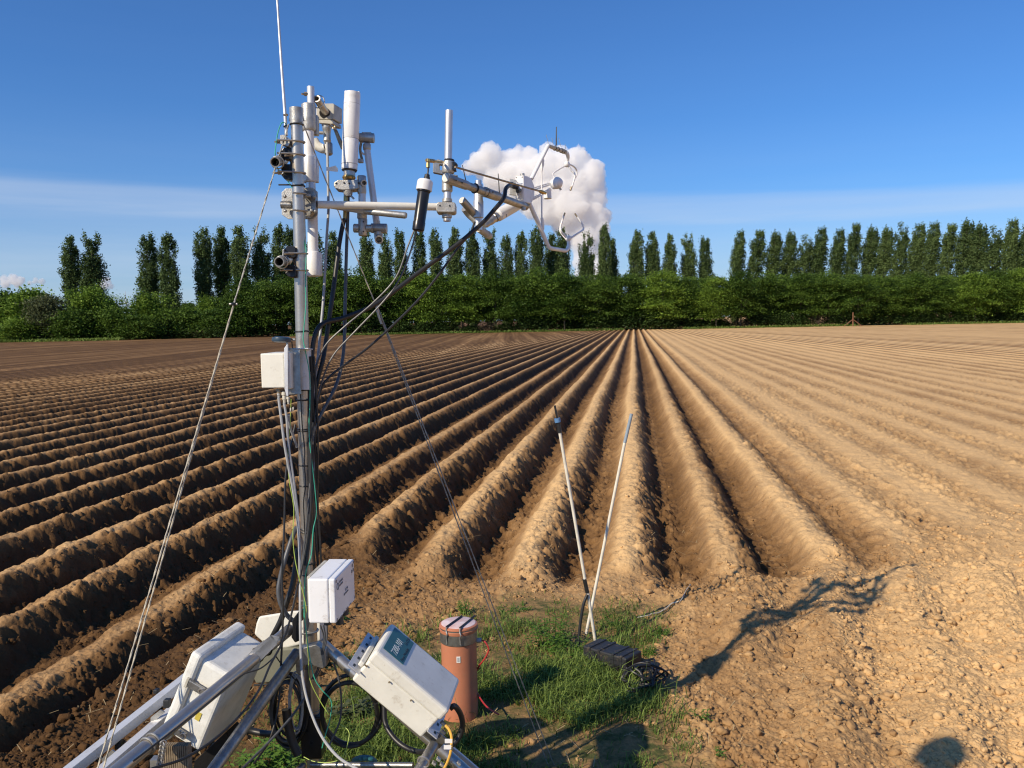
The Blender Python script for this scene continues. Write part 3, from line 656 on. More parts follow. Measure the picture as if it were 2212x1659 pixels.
# far trees on the horizon seen through the gap at the left, and the plain wood that closes the view behind
for i, (u, w) in enumerate(((398, 2.0), (408, 1.6), (340, 1.5))):
    p = WY('D', u, 660, 420); me = bk['g']
    e = plant('distant_tree', 'far pale tree on the horizon seen in a gap left of the mast, %s one' % ORD[i], 'tree', 'far trees in the gap', p[0], 420, (('crown', me[0]), ('trunk', me[1])), 1, 1, i); e.scale = (w, w, p[2]/5)
# grass verge at the far left edge of the field
xg = rng.uniform(-100, -62, 9000); yg = rng.uniform(134.5, 141, 9000)
C = np.stack([xg, yg, rng.uniform(0, 0.35, 9000)], 1); V, F, tn = leaves(C, 0.5, 0.0, rng, rng.uniform(0.3, 1, 9000), 1.0, 0.3)
o = addobj('verge_grass', fastmesh('verge_grass', V, F, L_grass, False, {'tone': tn})); tag(o, 'strip of bright grass at the far left edge of the field', 'grass', kind='stuff')
xg = rng.uniform(-62, 95, 9000); yg = 143.6+rng.uniform(-1.6, 1.8, 9000)*(0.4+0.6*vnoise(xg*0.2, xg*0, 7)); C = np.stack([xg, yg, rng.uniform(0, 0.3, 9000)], 1)
C = C[vnoise(C[:, 0]*0.13, C[:, 0]*0, 9) > 0.35]
V, F, tn = leaves(C, 0.45, 0.0, rng, rng.uniform(0.0, 0.55, len(C)), 1.0, 0.3)
o = addobj('field_margin_weeds', fastmesh('field_margin_weeds', V, F, L_grass, False, {'tone': tn})); tag(o, 'uneven strip of weeds between the field and the tree belt', 'weeds', kind='stuff')
# rusty post with braces at the wood edge on the right
p = G(1766, 703.5); t_ = thing('field_post', 'thin rusty post with two slanting braces against the dark wood on the right', 'post', (p[0], 140, 0))
h_ = WY('D', 1766, 676, 140)[2]
MB().cyl((p[0], 140, -0.2), (p[0], 140, h_), 0.11, 0.09, 8).build('upright', M['rust'], t_)
MB().cyl((p[0]-1.5, 140, 0), (p[0], 140, h_*0.5), 0.07, 0.07, 6).build('brace', M['rust'], t_)
MB().cyl((p[0]+1.5, 140, 0), (p[0], 140, h_*0.5), 0.07, 0.07, 6).build('brace', M['rust'], t_)
# wind turbine far away
Y = 2200; b0 = WY('D', 276, 700, Y); hub = WY('D', 276, 654, Y); hub[0] = b0[0]
t_ = thing('wind_turbine', 'tiny pale wind turbine on the horizon between the second and third poplars', 'wind turbine', (b0[0], Y, 0))
MB().cyl((b0[0], Y, 0), hub, 2.6, 1.6, 12).build('tower', M['turb'], t_)
MB().box(hub+np.array([0, 0, 1]), np.eye(3), (4, 9, 4)).build('nacelle', M['turb'], t_)
for a in (90, 205, 325):
    d = np.array([math.cos(math.radians(a)), 0, math.sin(math.radians(a))])
    MB().prof([hub+np.array([0, -5, 1]), hub+np.array([0, -5, 1])+d*28], [1.3, 0.4], 6).build('blade', M['turb'], t_)

# ---------------------------------------------------------------- steam plume and small clouds
cm = bpy.data.materials.new('cloud_vapour'); cm.use_nodes = True; t = cm.node_tree; t.nodes.remove(t.nodes['Principled BSDF'])
pv = node(t, 'ShaderNodeVolumePrincipled'); pv.inputs['Color'].default_value = (1.0, 0.997, 0.993, 1); pv.inputs['Anisotropy'].default_value = -0.45
pv.inputs['Density'].default_value = 0.045
t.links.new(pv.outputs[0], t.nodes['Material Output'].inputs['Volume'])
scene.cycles.volume_bounces = 24
def n3(P, s):
    return vnoise(P[:, 0]+P[:, 2]*0.73, P[:, 1]+P[:, 2]*1.31, s)*0.5+vnoise(P[:, 1]-P[:, 2]*0.61+40, P[:, 2]+P[:, 0]*0.57, s+3)*0.5
import bmesh
bm = bmesh.new(); bmesh.ops.create_icosphere(bm, subdivisions=4, radius=1); ICO = np.array([v.co[:] for v in bm.verts]); ICF = np.array([[v.index for v in f.verts] for f in bm.faces]); bm.free()
bm = bmesh.new(); bmesh.ops.create_icosphere(bm, subdivisions=1, radius=1); ICO1 = np.array([v.co[:] for v in bm.verts]); ICF1 = np.array([[v.index for v in f.verts] for f in bm.faces]); bm.free()
def cloud(circ, Y, seed, kids=5, name='steam_cloud', vox=7.0):
    rg = np.random.default_rng(seed); k = Y/FPX; Vs = []; Fs = []; n = 0
    for (u, v, r) in circ:
        c = WY('D', u, v, Y); c[1] += rg.uniform(-0.4, 0.4)*r*k
        L = [(c, r*k*0.93)]
        for j in range(kids):
            d = nrm(rg.normal(size=3)); L.append((c+d*(r*k*0.72), r*k*rg.uniform(0.3, 0.5)))
        for c_, r_ in L:
            Vs.append(ICO*r_+c_); Fs.append(ICF+n); n += len(ICO)
    V = np.vstack(Vs); loc = V.mean(0)
    o = addobj(name, fastmesh(name, V-loc, np.vstack(Fs), cm, True), loc)
    md = o.modifiers.new('merge', 'REMESH'); md.mode = 'VOXEL'; md.voxel_size = vox; md.use_smooth_shade = True
    for q, (sc, st_) in enumerate(((9.0, 4.5), (3.6, 2.6), (1.4, 1.3))):
        tx = bpy.data.textures.new('billow', 'CLOUDS'); tx.noise_scale = sc*vox/1.7; tx.noise_depth = 3; tx.noise_basis = 'BLENDER_ORIGINAL'
        dm = o.modifiers.new('billow', 'DISPLACE'); dm.texture = tx; dm.strength = st_*vox; dm.mid_level = 0.5; dm.texture_coords = 'LOCAL'
    return o
circ = [(1058, 334, 27), (1040, 352, 30), (1014, 362, 18), (1085, 352, 30), (1112, 346, 28), (1140, 342, 26), (1186, 326, 20), (1205, 335, 22), (1244, 340, 24), (1258, 352, 24), (1280, 372, 28), (1284, 398, 28),
        (1215, 365, 38), (1170, 370, 38), (1120, 385, 42), (1075, 385, 34), (1245, 400, 42), (1200, 412, 44), (1160, 418, 40), (1120, 418, 30), (1292, 430, 22), (1270, 445, 40), (1225, 450, 44), (1185, 455, 36), (1150, 450, 26), (1284, 470, 34), (1250, 485, 36),
        (1220, 485, 30), (1294, 495, 26), (1265, 512, 30), (1240, 515, 22), (1298, 520, 20)]
circ += [(1254, 536, 18), (1252, 552, 15), (1250, 570, 13), (1250, 590, 12), (1250, 612, 12), (1296, 538, 21), (1293, 555, 19), (1290, 573, 18), (1289, 592, 17), (1289, 612, 17), (1280, 545, 14)]
o = cloud(circ, 2600, 3, vox=4.5); tag(o, 'large white billowing steam cloud rising from two columns behind the poplars', 'cloud', kind='stuff')
o = cloud([(222, 604, 9), (232, 608, 10), (226, 616, 12), (238, 618, 8)], 3500, 8, 4, 'cloud', vox=4.0); tag(o, 'small pale round cloud right of the second poplar', 'cloud', kind='stuff')
o = cloud([(8, 604, 10), (28, 602, 12), (48, 606, 9), (14, 614, 10), (38, 613, 10)], 3800, 9, 4, 'cloud', vox=4.0); tag(o, 'low pale cloud at the left edge of the sky', 'cloud', kind='stuff')
o = cloud([(76, 606, 7), (90, 608, 7), (64, 610, 5)], 3800, 10, 4, 'cloud', vox=4.0); tag(o, 'small pale cloud just left of the first poplar', 'cloud', kind='stuff')

# ================================================================ the measuring station
D = 3.1
BOXES = {'flow': ([-0.3838, 2.8661, 0.7662], [[0.7481, 0.1336, 0.65], [-0.0225, 0.984, -0.1765], [-0.6632, 0.1174, 0.7392]], [0.3167, 0.2037, 0.1496]),
 'label': ([-0.635, 2.8896, 1.0815], [[0.9976, 0.0694, 0.0011], [-0.0694, 0.9975, 0.0102], [-0.0004, -0.0103, 0.9999]], [0.0928, 0.2504, 0.1504]),
 'junction': ([-0.8285, 3.0466, 1.8404], [[0.9979, 0.0645, 0.0], [-0.0645, 0.9979, 0.0], [0, 0, 1]], [0.083, 0.16, 0.1207]),
 'left': ([-0.9174, 2.5253, 0.9026], [[0.8779, 0.2322, 0.4188], [-0.2007, 0.9725, -0.1185], [-0.4348, 0.02, 0.9003]], [0.1323, 0.2375, 0.2893])}
_c, _r, _d = BOXES['left']; BOXES['left'] = (CAM+(np.array(_c)-CAM)*1.12, _r, np.array(_d)*1.12)
def bx(name, a, b, c):                 # point in a box's own frame, each axis -1..1
    C, Rm, d = BOXES[name]; return np.array(C)+np.array(Rm)@(np.array([a, b, c])*np.array(d)/2)
def rounded(mb, C, Rm, dims): return mb.box(C, Rm, dims)
def ubolt(mb, C, axis, Rr, r, open_dir, tail):  # half ring with two straight tails
    x, y, z = frame(axis); o = nrm(np.asarray(open_dir)-z*np.dot(open_dir, z)); q = np.cross(z, o); pts = []
    pts.append(C+q*Rr+o*tail)
    for i in range(9):
        a = math.pi*i/8; pts.append(C+q*Rr*math.cos(a)-o*Rr*math.sin(a))
    pts.append(C-q*Rr+o*tail); mb.prof(pts, [r]*len(pts), 8); return mb

# ---- mast with tripod
mtop = WY('D', 639.7, 233, D); mbot = WY('D', 685, 1912, D); mdir = nrm(mtop-mbot)
def mast_at(z): return mbot+(mtop-mbot)*((z-mbot[2])/(mtop[2]-mbot[2]))
def mast_px(v): # mast axis point seen at photo row v
    lo, hi = 0.0, 3.2
    for _ in range(40):
        m_ = (lo+hi)/2; q = mast_at(m_)-CAM; vv = 829.5-FPX*(q@_U)/(q@_F)
        if vv > v: lo = m_
        else: hi = m_
    return mast_at(lo)
mast = thing('instrument_mast', 'tall shiny steel mast on a tripod, carrying all the instruments and boxes', 'mast', (mbot[0], mbot[1], 0))
z_a = mast_px(700)[2]
MB().prof([mbot, mast_at(z_a-0.4), mast_at(z_a), mast_at(mtop[2]-0.03)], [0.0255, 0.0252, 0.0235, 0.0205], 28).build('pole', M['steel'], mast)
cap = MB(); cap.hollow(mtop, mast_px(268), 0.0235, 0.1, 28, 0.1)
cap.cyl(mtop-mdir*0.004, mtop-mdir*0.007, 0.021)
cp = cap.build('top_sleeve', M['cast'], mast)
for (x0, y0, x1, y1, dx) in ((466, 480, 470, 600, -22), (583, 480, 590, 600, 26)):
    a_ = W('1', x0, y0, 3.06); b_ = W('1', x1, y1, 3.06)
    f = MB(); f.extr([a_, b_, b_+_R*px('1', dx, D)-_U*px('1', 22, D), b_+_R*px('1', dx*1.6, D)-_U*px('1', 26, D), b_+_R*px('1', dx*1.5, D)-_U*px('1', 16, D), a_+_R*px('1', dx*0.3, D)], -_F*0.004)
    f.build('clevis_plate', M['galv'], mast, False)
def ties(vs, m=M['black'], R0=0.0262, dv=0):
    for v in vs:
        c_ = mast_px(v); t_ = MB(); t_.lathe(c_-mdir*0.0025, c_+mdir*0.0025, [(0, R0), (0.5, R0+0.0016), (1, R0)], 24)
        t_.box(c_+_R*0.02-_F*0.02, np.stack([_R, _F, _U], 1), (0.008, 0.006, 0.007))
        t_.build('cable_tie', m, mast)
ties([269], R0=0.0235); ties([402], R0=0.0243); ties([716, 842, 863.5, 926, 930, 1004, 1048, 1142, 1148, 1216, 1240])
a_ = mast_px(402); MB().cyl(a_-_R*0.02-_F*0.02, a_-_R*0.065-_F*0.02-_U*0.0, 0.0028).build('cable_tie', M['black'], mast)
# U-bolts and black saddle clamps holding the two stub tubes on the left
def ub(v, tail=0.075, R0=0.0265):
    c_ = mast_px(v); return ubolt(MB(), c_, mdir, R0, 0.0034, nrm(-_R-0.25*_F), tail).build('u_bolt', M['galv'], mast)
for v in (307, 335, 374): ub(v, 0.07)
for v in (548, 584): ub(v, 0.055)
for v in (419, 456): ub(v, 0.02, 0.028)
for v in (1302, 1362): ub(v, 0.03, 0.029)
def saddle(k, cx, cy, sx, sy, d, m):
    # dark bracket with notched outline between stub and mast
    P = [(-1, -.35), (-.55, -1), (.55, -1), (1, -.8), (1, .8), (.6, 1), (-.4, .85), (-1, .3), (-.6, 0)]
    return MB().extr([W(k, cx+a*sx, cy+b*sy, d) for a, b in P], _F*0.035).build('saddle_clamp', m, mast, False, 0.002)
saddle('1', 412, 1025, 80, 78, 3.04, M['blackm']); saddle('1', 405, 1255, 72, 100, 3.04, M['blackm'])
saddle('2', 445, 985, 72, 75, 3.04, M['blackm']); saddle('2', 450, 1225, 66, 78, 3.04, M['blackm'])
for (k, x0, y0, x1, y1) in (('1', 470, 960, 470, 1360), ('2', 503, 915, 503, 1305)):
    a_ = W(k, x0, y0, 3.08); b_ = W(k, x1, y1, 3.08)
    MB().extr([a_-_R*0.006, b_-_R*0.006, b_+_R*0.006, a_+_R*0.006], _F*0.03).build('backing_plate', M['blackm'], mast, False)
for (k, pts) in (('1', [(322, 985), (338, 975), (330, 1070), (362, 1130), (354, 1136), (318, 1075)]), ('2', [(355, 960), (372, 945), (366, 1055), (402, 1098), (394, 1108), (352, 1062)]),
                 ('1', [(325, 795), (372, 790), (440, 838), (445, 900), (420, 935), (330, 905)])):
    MB().extr([W(k, x, y, 3.02) for x, y in pts], _F*0.03).build('angle_bracket', M['galv'], mast, False, 0.001)
for (k, x0, y0, x1, y1, r) in (('1', 235, 1268, 345, 1266, 12), ('1', 385, 1050, 480, 1048, 13), ('1', 262, 880, 330, 878, 14), ('2', 385, 1010, 490, 1006, 14), ('2', 325, 1215, 480, 1212, 10), ('1', 596, 285, 664, 283, 13)):
    MB().cyl(W(k, x0, y0, 3.01), W(k, x1, y1, 3.03), px(k, r, 3.02), None, 10).build('bolt', M['bronze'], mast)
# octagonal clamp plate for the boom
P = [(348, 250), (400, 200), (700, 186), (735, 190), (795, 240), (797, 520), (745, 582), (430, 580), (350, 525)]
MB().extr([W('2', x, y, 3.16) for x, y in P], -_F*0.006).build('clamp_plate', M['cast'], mast, False, 0.0015)
P = [(620, 240), (770, 250), (790, 330), (790, 480), (720, 560), (625, 575)]
MB().extr([W('2', x, y, 3.145) for x, y in P], -_F*0.03).build('boom_saddle', M['steel2'], mast, False, 0.003)
MB().cyl(W('2', 338, 400, 3.12), W('2', 470, 402, 3.12), px('2', 46, 3.12), None, 20).build('boom_saddle', M['steel2'], mast)
for x, y in ((385, 295), (690, 285), (755, 300), (390, 475), (715, 470), (765, 480), (655, 285)):
    b_ = MB(); b_.cyl(W('2', x, y, 3.13), W('2', x, y, 3.06), px('2', 25, D), px('2', 22, D), 6); b_.sphere(W('2', x, y, 3.06), px('2', 17, D), 10)
    b_.build('bolt', M['galv'], mast)
# tripod head and legs
hd_ = MB(); P = [(372, 640), (400, 585), (560, 545), (640, 600), (655, 740), (620, 765), (500, 730), (455, 735), (420, 830), (380, 800)]
hd_.extr([W('g', x, y, 3.03) for x, y in P], _F*0.05); hd_.build('tripod_head', M['steel2'], mast, False, 0.003)
MB().lathe(mast_px(1398), mast_px(1440), [(0, 0.034), (1, 0.034)], 24).build('collar', M['steel2'], mast)
P = [(340, 330), (400, 250), (430, 240), (440, 330), (400, 345), (415, 510), (370, 530), (335, 480), (350, 430)]
MB().extr([W('g', x, y, 3.02) for x, y in P], _F*0.035).build('leg_clamp', M['blackm'], mast, False, 0.003)
def leg(p0, p1, r, m, nm='tripod_leg'):
    p0 = np.asarray(p0); p1 = np.asarray(p1)
    t = p0[2]/(p0[2]-p1[2]); q = p0+(p1-p0)*t
    o = MB().cyl(p0, q, r, r, 24).build(nm, m, mast); return o, q
lA0 = W('6', 1735, 605, 3.06); lA1 = W('6', 520, 1600, 2.32); lAe = lA0+(lA1-lA0)*1.5
MB().cyl(lA0, lAe, 0.0205, 0.0205, 24).build('tripod_leg', M['steel'], mast)
MB().cyl(lAe, (lAe[0]-.03, lAe[1]-.02, -0.05), 0.018, None, 16).build('leg_prop', M['steel'], mast)
lB0 = W('6', 1785, 775, 3.05); lB1 = W('6', 1190, 1611, 2.55)
oB, _q = leg(lB0, lB1, 0.0195, M['steel2'])
# thin cable groove strip on the second leg
lC0 = W('g', 640, 560, 3.12); lC1 = W('D', 1030, 1690, 2.92)
lC0 = W('7', 150, 440, 3.1); lC1 = W('h', 860, 1430, 2.98)
oC, _q = leg(lC0, lC1, 0.021, M['steel'])
P = [(1310, 925), (1345, 865), (1500, 720), (1600, 645), (1660, 655), (1640, 690), (1450, 880), (1340, 900)]
MB().extr([W('6', x, y, 2.86) for x, y in P], -_U*0.012).build('cover_strip', M['alu'], mast, False, 0.001)
for x, y in ((1500, 790), (1560, 745)):
    q = W('6', x, y, 2.93); MB().torus(q, lA0-lA1, 0.024, 0.003).build('cable_tie', M['black'], mast)
# lower spreader tubes
MB().cyl(W('7', 60, 1628, 3.1), W('7', 1050, 1632, 3.0), px('7', 28, 3.05), None, 16).build('spreader', M['steel2'], mast)
MB().cyl(W('7', 1250, 1440, 2.9), W('7', 1060, 1760, 2.75), px('7', 55, 2.8), None, 18).build('spreader', M['steel2'], mast)
MB().cyl(W('g', 440, 1640, 3.1), W('g', 380, 1700, 3.0), 0.012, None, 12).build('spreader', M['steel2'], mast)
MB().box(mast_px(1585), np.eye(3), (0.075, 0.075, 0.16)).build('foot_sleeve', M['blackm'], mast, False, 0.004)
MB().torus(mast_px(1530), mdir, 0.035, 0.0016, seg=28, ts=6).build('wire_loop', M['wire'], mast)
for x, y, R1 in ((1150, 1600, 60),):
    MB().torus(W('7', x, y, 2.78), W('7', 1250, 1440, 2.9)-W('7', 1060, 1760, 2.75), px('7', R1, 2.78), 0.003).build('hose_clip', M['steel'], mast)
# blue-grey channel running down beside the right leg
P = [(640, 1030), (700, 1040), (950, 1250), (1330, 1570), (1500, 1720), (1400, 1740), (1260, 1640), (900, 1400), (640, 1180)]
MB().extr([W('h', x, y, 3.02) for x, y in P], _F*0.012).build('cable_channel', M['alub'], mast, False, 0.001)
for i, (x, y) in enumerate(((560, 1560), (650, 1480), (720, 1590), (890, 1500), (1060, 1560))):
    MB().box(W('h', x, y, 2.93), np.stack([_R, _F, _U], 1)@np.array([[.8, 0, .6], [0, 1, 0], [-.6, 0, .8]]), (px('h', 90, 2.9), 0.02, px('h', 55, 2.9))).build('clamp_jaw', M['cast'], mast, False, 0.002)

# ---- lightning rod
r0 = W('1', 400, 800, 3.04); r1 = W('1', 345, -40, 3.06); rt = r1+(r1-r0)*1.5
rod = thing('lightning_rod', 'thin tall white rod rising from the mast top out of the photo', 'rod', r0)
MB().prof([r0, W('1', 388, 560, 3.05), r1, rt], [px('1', 21, D), px('1', 20, D), px('1', 17, D), px('1', 12, D)], 12).build('rod', M['alub'], rod)
MB().torus(W('1', 395, 545, 3.03), r1-r0, px('1', 24, D), px('1', 7, D)).build('clip', M['bronze'], rod)
MB().torus(W('1', 400, 690, 3.04), r1-r0, px('1', 26, D), px('1', 8, D)).build('clip', M['black'], rod)

# ---- white upright tube beside the mast
d = 3.2
tp = thing('side_tube', 'white upright tube with wide sleeves, close behind the mast on its right', 'tube', W('2', 755, 1290, d))
MB().hollow(W('1', 705, 197, d), W('1', 710, 440, d), px('1', 46, d), 0.12).build('upper_tube', M['alub'], tp)
s_ = MB(); s_.lathe(W('1', 678, 412, d), W('1', 684, 748, d), [(0, px('1', 80, d)), (0.02, px('1', 88, d)), (0.9, px('1', 90, d)), (1, px('1', 80, d))], 24)
s_.box(W('1', 772, 680, d+0.02), np.stack([_R, _F, _U], 1), (px('1', 60, d), 0.03, px('1', 240, d)))
s_.build('sleeve', M['cast'], tp, True, 0.003)
MB().cyl(W('1', 682, 745, d), W('1', 690, 1075, d), px('1', 65, d), None, 24).build('tube', M['white'], tp)
s_ = MB(); s_.lathe(W('1', 690, 1065, d), W('1', 695, 1390, d), [(0, px('1', 80, d)), (0.05, px('1', 82, d)), (0.92, px('1', 84, d)), (1, px('1', 78, d))], 24)
s_.box(W('1', 775, 1240, d+0.02), np.stack([_R, _F, _U], 1), (px('1', 50, d), 0.03, px('1', 290, d))); s_.build('sleeve', M['alub'], tp, True, 0.003)
MB().cyl(W('1', 705, 1385, d), W('1', 708, 1480, d), px('1', 60, d), None, 24).build('tube', M['alu'], tp)
MB().cyl(W('2', 728, 400, d), W('2', 735, 990, d), px('2', 62, d), px('2', 65, d), 24).build('tube', M['white'], tp)
s_ = MB(); s_.lathe(W('2', 738, 985, d), W('2', 745, 1290, d), [(0, px('2', 75, d)), (0.03, px('2', 80, d)), (0.95, px('2', 84, d)), (1, px('2', 80, d))], 24)
s_.box(W('2', 825, 1140, d+0.02), np.stack([_R, _F, _U], 1), (px('2', 34, d), 0.035, px('2', 290, d))); s_.build('sleeve', M['white'], tp, True, 0.003)
MB().cyl(W('1', 603, 285, d), W('1', 664, 287, d), px('1', 12, d)).build('bolt', M['bronze'], tp)
MB().cyl(W('1', 628, 284, d), W('1', 658, 286, d), px('1', 26, d), None, 6).build('nut', M['bronze'], tp)

# ---- two stub tubes seen end-on at the left of the mast
for (k, x, y, x2, y2, R1, lab) in (('1', 262, 1132, 375, 1105, 62, 'short grey tube end pointing at the camera, upper one left of the mast'), ('2', 312, 1108, 420, 1085, 62, 'short grey tube end pointing at the camera, lower one left of the mast')):
    t_ = thing('stub_tube', lab, 'tube', W(k, x, y, 2.97), 'stub tubes clamped to the mast')
    MB().hollow(W(k, x, y, 2.95), W(k, x2, y2, 3.16), px(k, R1, 2.95), 0.2, 28, 0.95).build('tube', M['galv'], t_)
    MB().torus(W(k, x+30, y+5, 3.0), W(k, x2, y2, 3.16)-W(k, x, y, 2.95), px(k, R1+14, 3.0), px(k, 8, 3)).build('band', M['galv'], t_)

# ---- radiation sensor box behind the mast
d = 3.3
rb = thing('sensor_box', 'cream sensor box with a black round port and chrome tube, behind the mast top', 'sensor', W('1', 900, 900, d))
P = [(772, 560), (772, 470), (790, 402), (985, 400), (1000, 415), (995, 600), (780, 600)]
MB().extr([W('1', x, y, d) for x, y in P], _F*0.06+_R*0.02).build('case', M['beige2'], rb, False, 0.003)
P = [(783, 606), (975, 606), (985, 655), (960, 658), (805, 645)]
MB().extr([W('1', x, y, d-0.004) for x, y in P], _F*0.065+_R*0.02).build('lid', M['beige2'], rb, False, 0.002)
MB().cyl(W('1', 880, 520, d-0.006), W('1', 880, 520, d-0.001), px('1', 66, d), None, 28).build('port', M['blackp'], rb)
MB().hollow(W('1', 780, 342, d-0.10), W('1', 890, 510, d-0.005), px('1', 44, d), 0.28, 24, 0.6).build('chrome_tube', M['steel'], rb)
MB().torus(W('1', 795, 380, d-0.08), W('1', 780, 342, d-0.1)-W('1', 890, 510, d), px('1', 82, d), px('1', 7, d)).build('ring', M['steel'], rb)
MB().lathe(W('1', 905, 655, d+.02), W('1', 912, 905, d+.02), [(0, px('1', 60, d)), (.1, px('1', 62, d)), (.12, px('1', 56, d)), (.3, px('1', 55, d)), (.34, px('1', 48, d)), (.8, px('1', 46, d)), (.85, px('1', 50, d)), (.93, px('1', 40, d)), (1, px('1', 28, d))], 24).build('cable_gland', M['galv'], rb)
MB().cyl(W('1', 805, 768, d), W('1', 860, 770, d), px('1', 20, d), None, 8).build('bolt', M['galv'], rb)
MB().curve([W('1', 745, 860, d+.03), W('1', 790, 930, d+.03), W('1', 850, 965, d+.03), W('1', 880, 960, d+.03)], px('1', 58, d), 18).build('elbow', M['beige'], rb)
MB().lathe(W('1', 925, 890, d+.03), W('1', 930, 1045, d+.03), [(0, px('1', 40, d)), (.1, px('1', 52, d)), (.9, px('1', 52, d)), (1, px('1', 36, d))], 20).build('tee_fitting', M['galv'], rb)
MB().curve([W('1', 985, 690, d), W('1', 1020, 750, d), W('1', 1060, 850, d), W('1', 1110, 960, d)], [px('1', r_, d) for r_ in (16, 22, 26, 30)], 12).build('strut', M['bronze'], rb)
MB().torus(W('1', 990, 700, d-.01), _U+_R, px('1', 44, d), px('1', 7, d), ).build('ring', M['steel'], rb)
MB().cyl(W('1', 980, 720, d), W('1', 1020, 690, d), px('1', 20, d), None, 8).build('clamp', M['bronze'], rb)

# ---- white cylinder sensor
d = 3.25
wc = thing('white_cylinder_sensor', 'thick white upright cylinder with faint printed rings, right of the mast top', 'sensor', W('1', 1150, 1550, d))
MB().lathe(W('1', 1225, 268, d), W('1', 1188, 1228, d), [(0, px('1', 88, d)), (0.003, px('1', 97, d)), (0.06, px('1', 100, d)), (0.065, px('1', 98, d)), (.13, px('1', 101, d)), (.6, px('1', 101, d)), (.605, px('1', 99, d)), (.61, px('1', 101, d)), (1, px('1', 98, d))], 36).build('housing', M['white'], wc)
for fr in (0.155, 0.605, 0.93):
    a_ = W('1', 1225, 268, d)*(1-fr)+W('1', 1188, 1228, d)*fr; ax_ = nrm(W('1', 1225, 268, d)-W('1', 1188, 1228, d))
    MB().lathe(a_-ax_*.0006, a_+ax_*.0006, [(0, px('1', 100.5, d)), (.5, px('1', 102.3, d)), (1, px('1', 100.5, d))], 36).build('printed_ring', M['greyink'], wc)
for x, y in ((1145, 262), (1300, 272)): MB().sphere(W('1', x, y, d), px('1', 22, d), 12).build('screw_lug', M['white'], wc)
MB().lathe(W('1', 1188, 1218, d), W('1', 1186, 1245, d), [(0, px('1', 99, d)), (1, px('1', 90, d))], 36).build('base_ring', M['blackp'], wc)
MB().cyl(W('1', 1188, 1240, d), W('1', 1188, 1325, d), px('1', 72, d), None, 24).build('neck', M['steel'], wc)
MB().lathe(W('1', 1182, 1305, d), W('1', 1182, 1350, d), [(0, px('1', 76, d)), (.5, px('1', 84, d)), (1, px('1', 70, d))], 24).build('hose_clamp', M['brass'], wc)
P = [(990, 1385), (1040, 1352), (1160, 1350), (1300, 1350), (1310, 1460), (1230, 1475), (1110, 1482), (1020, 1470), (992, 1430)]
MB().extr([W('1', x, y, d-0.02) for x, y in P], _F*0.05).build('cross_clamp', M['cast'], wc, False, 0.004)
for x, y in ((1022, 1394), (1122, 1390), (1185, 1396), (1300, 1392)): MB().cyl(W('1', x, y, d-0.023), W('1', x, y, d-0.015), px('1', 11, d), None, 12).build('screw_hole', M['blackp'], wc)
s_ = MB(); s_.lathe(W('1', 1338, 1305, d), W('1', 1342, 1528, d), [(0, px('1', 50, d)), (.04, px('1', 57, d)), (.9, px('1', 57, d)), (1, px('1', 50, d))], 24); s_.build('sleeve', M['cast'], wc)
MB().hollow(W('1', 1370, 1392, d-0.036), W('1', 1340, 1395, d), px('1', 38, d), 0.3, 20, 0.6).build('port', M['cast'], wc)
MB().lathe(W('1', 1168, 1475, d), W('1', 1172, 1560, d), [(0, px('1', 62, d)), (.6, px('1', 56, d)), (1, px('1', 48, d))], 20).build('collar', M['cast'], wc)
MB().curve([W('1', 1190, 1535, d-.02), W('1', 1215, 1560, d-.03), W('1', 1245, 1590, d-.03)], px('1', 12, d), 8).build('lever', M['galv'], wc)
MB().cyl(W('2', 1142, 285, d), W('2', 1132, 570, d), px('2', 26, d), None, 14).build('gold_pipe', M['brass'], wc)
# vertical tube under the cross clamp, with its tee
MB().cyl(W('1', 1345, 1525, d), W('2', 1345, 590, d), px('1', 45, d), None, 24).build('drop_tube', M['alub'], wc)
MB().lathe(W('2', 1345, 455, d), W('2', 1345, 575, d), [(0, px('2', 56, d)), (.1, px('2', 61, d)), (.9, px('2', 61, d)), (1, px('2', 55, d))], 24).build('sleeve', M['cast'], wc)
MB().lathe(W('2', 1353, 568, d), W('2', 1355, 785, d), [(0, px('2', 50, d)), (.05, px('2', 57, d)), (.95, px('2', 55, d)), (1, px('2', 48, d))], 24).build('tee_fitting', M['cast'], wc)
MB().lathe(W('2', 1240, 690, d), W('2', 1310, 692, d), [(0, px('2', 48, d)), (.1, px('2', 55, d)), (1, px('2', 55, d))], 24).build('plug', M['cast'], wc)
MB().cyl(W('2', 1400, 690, d), W('2', 1470, 690, d), px('2', 45, d), None, 20).build('cross_tube', M['galv'], wc)
for y in (610, 730): MB().cyl(W('2', 1362, y, d-0.034), W('2', 1362, y, d-0.028), px('2', 10, d), None, 10).build('screw_hole', M['blackp'], wc)
for y in (463,): MB().box(W('2', 1450, y, d-0.01), np.stack([_R, _F, _U], 1), (px('2', 130, d), 0.02, px('2', 22, d))).build('band', M['galv'], wc, False)

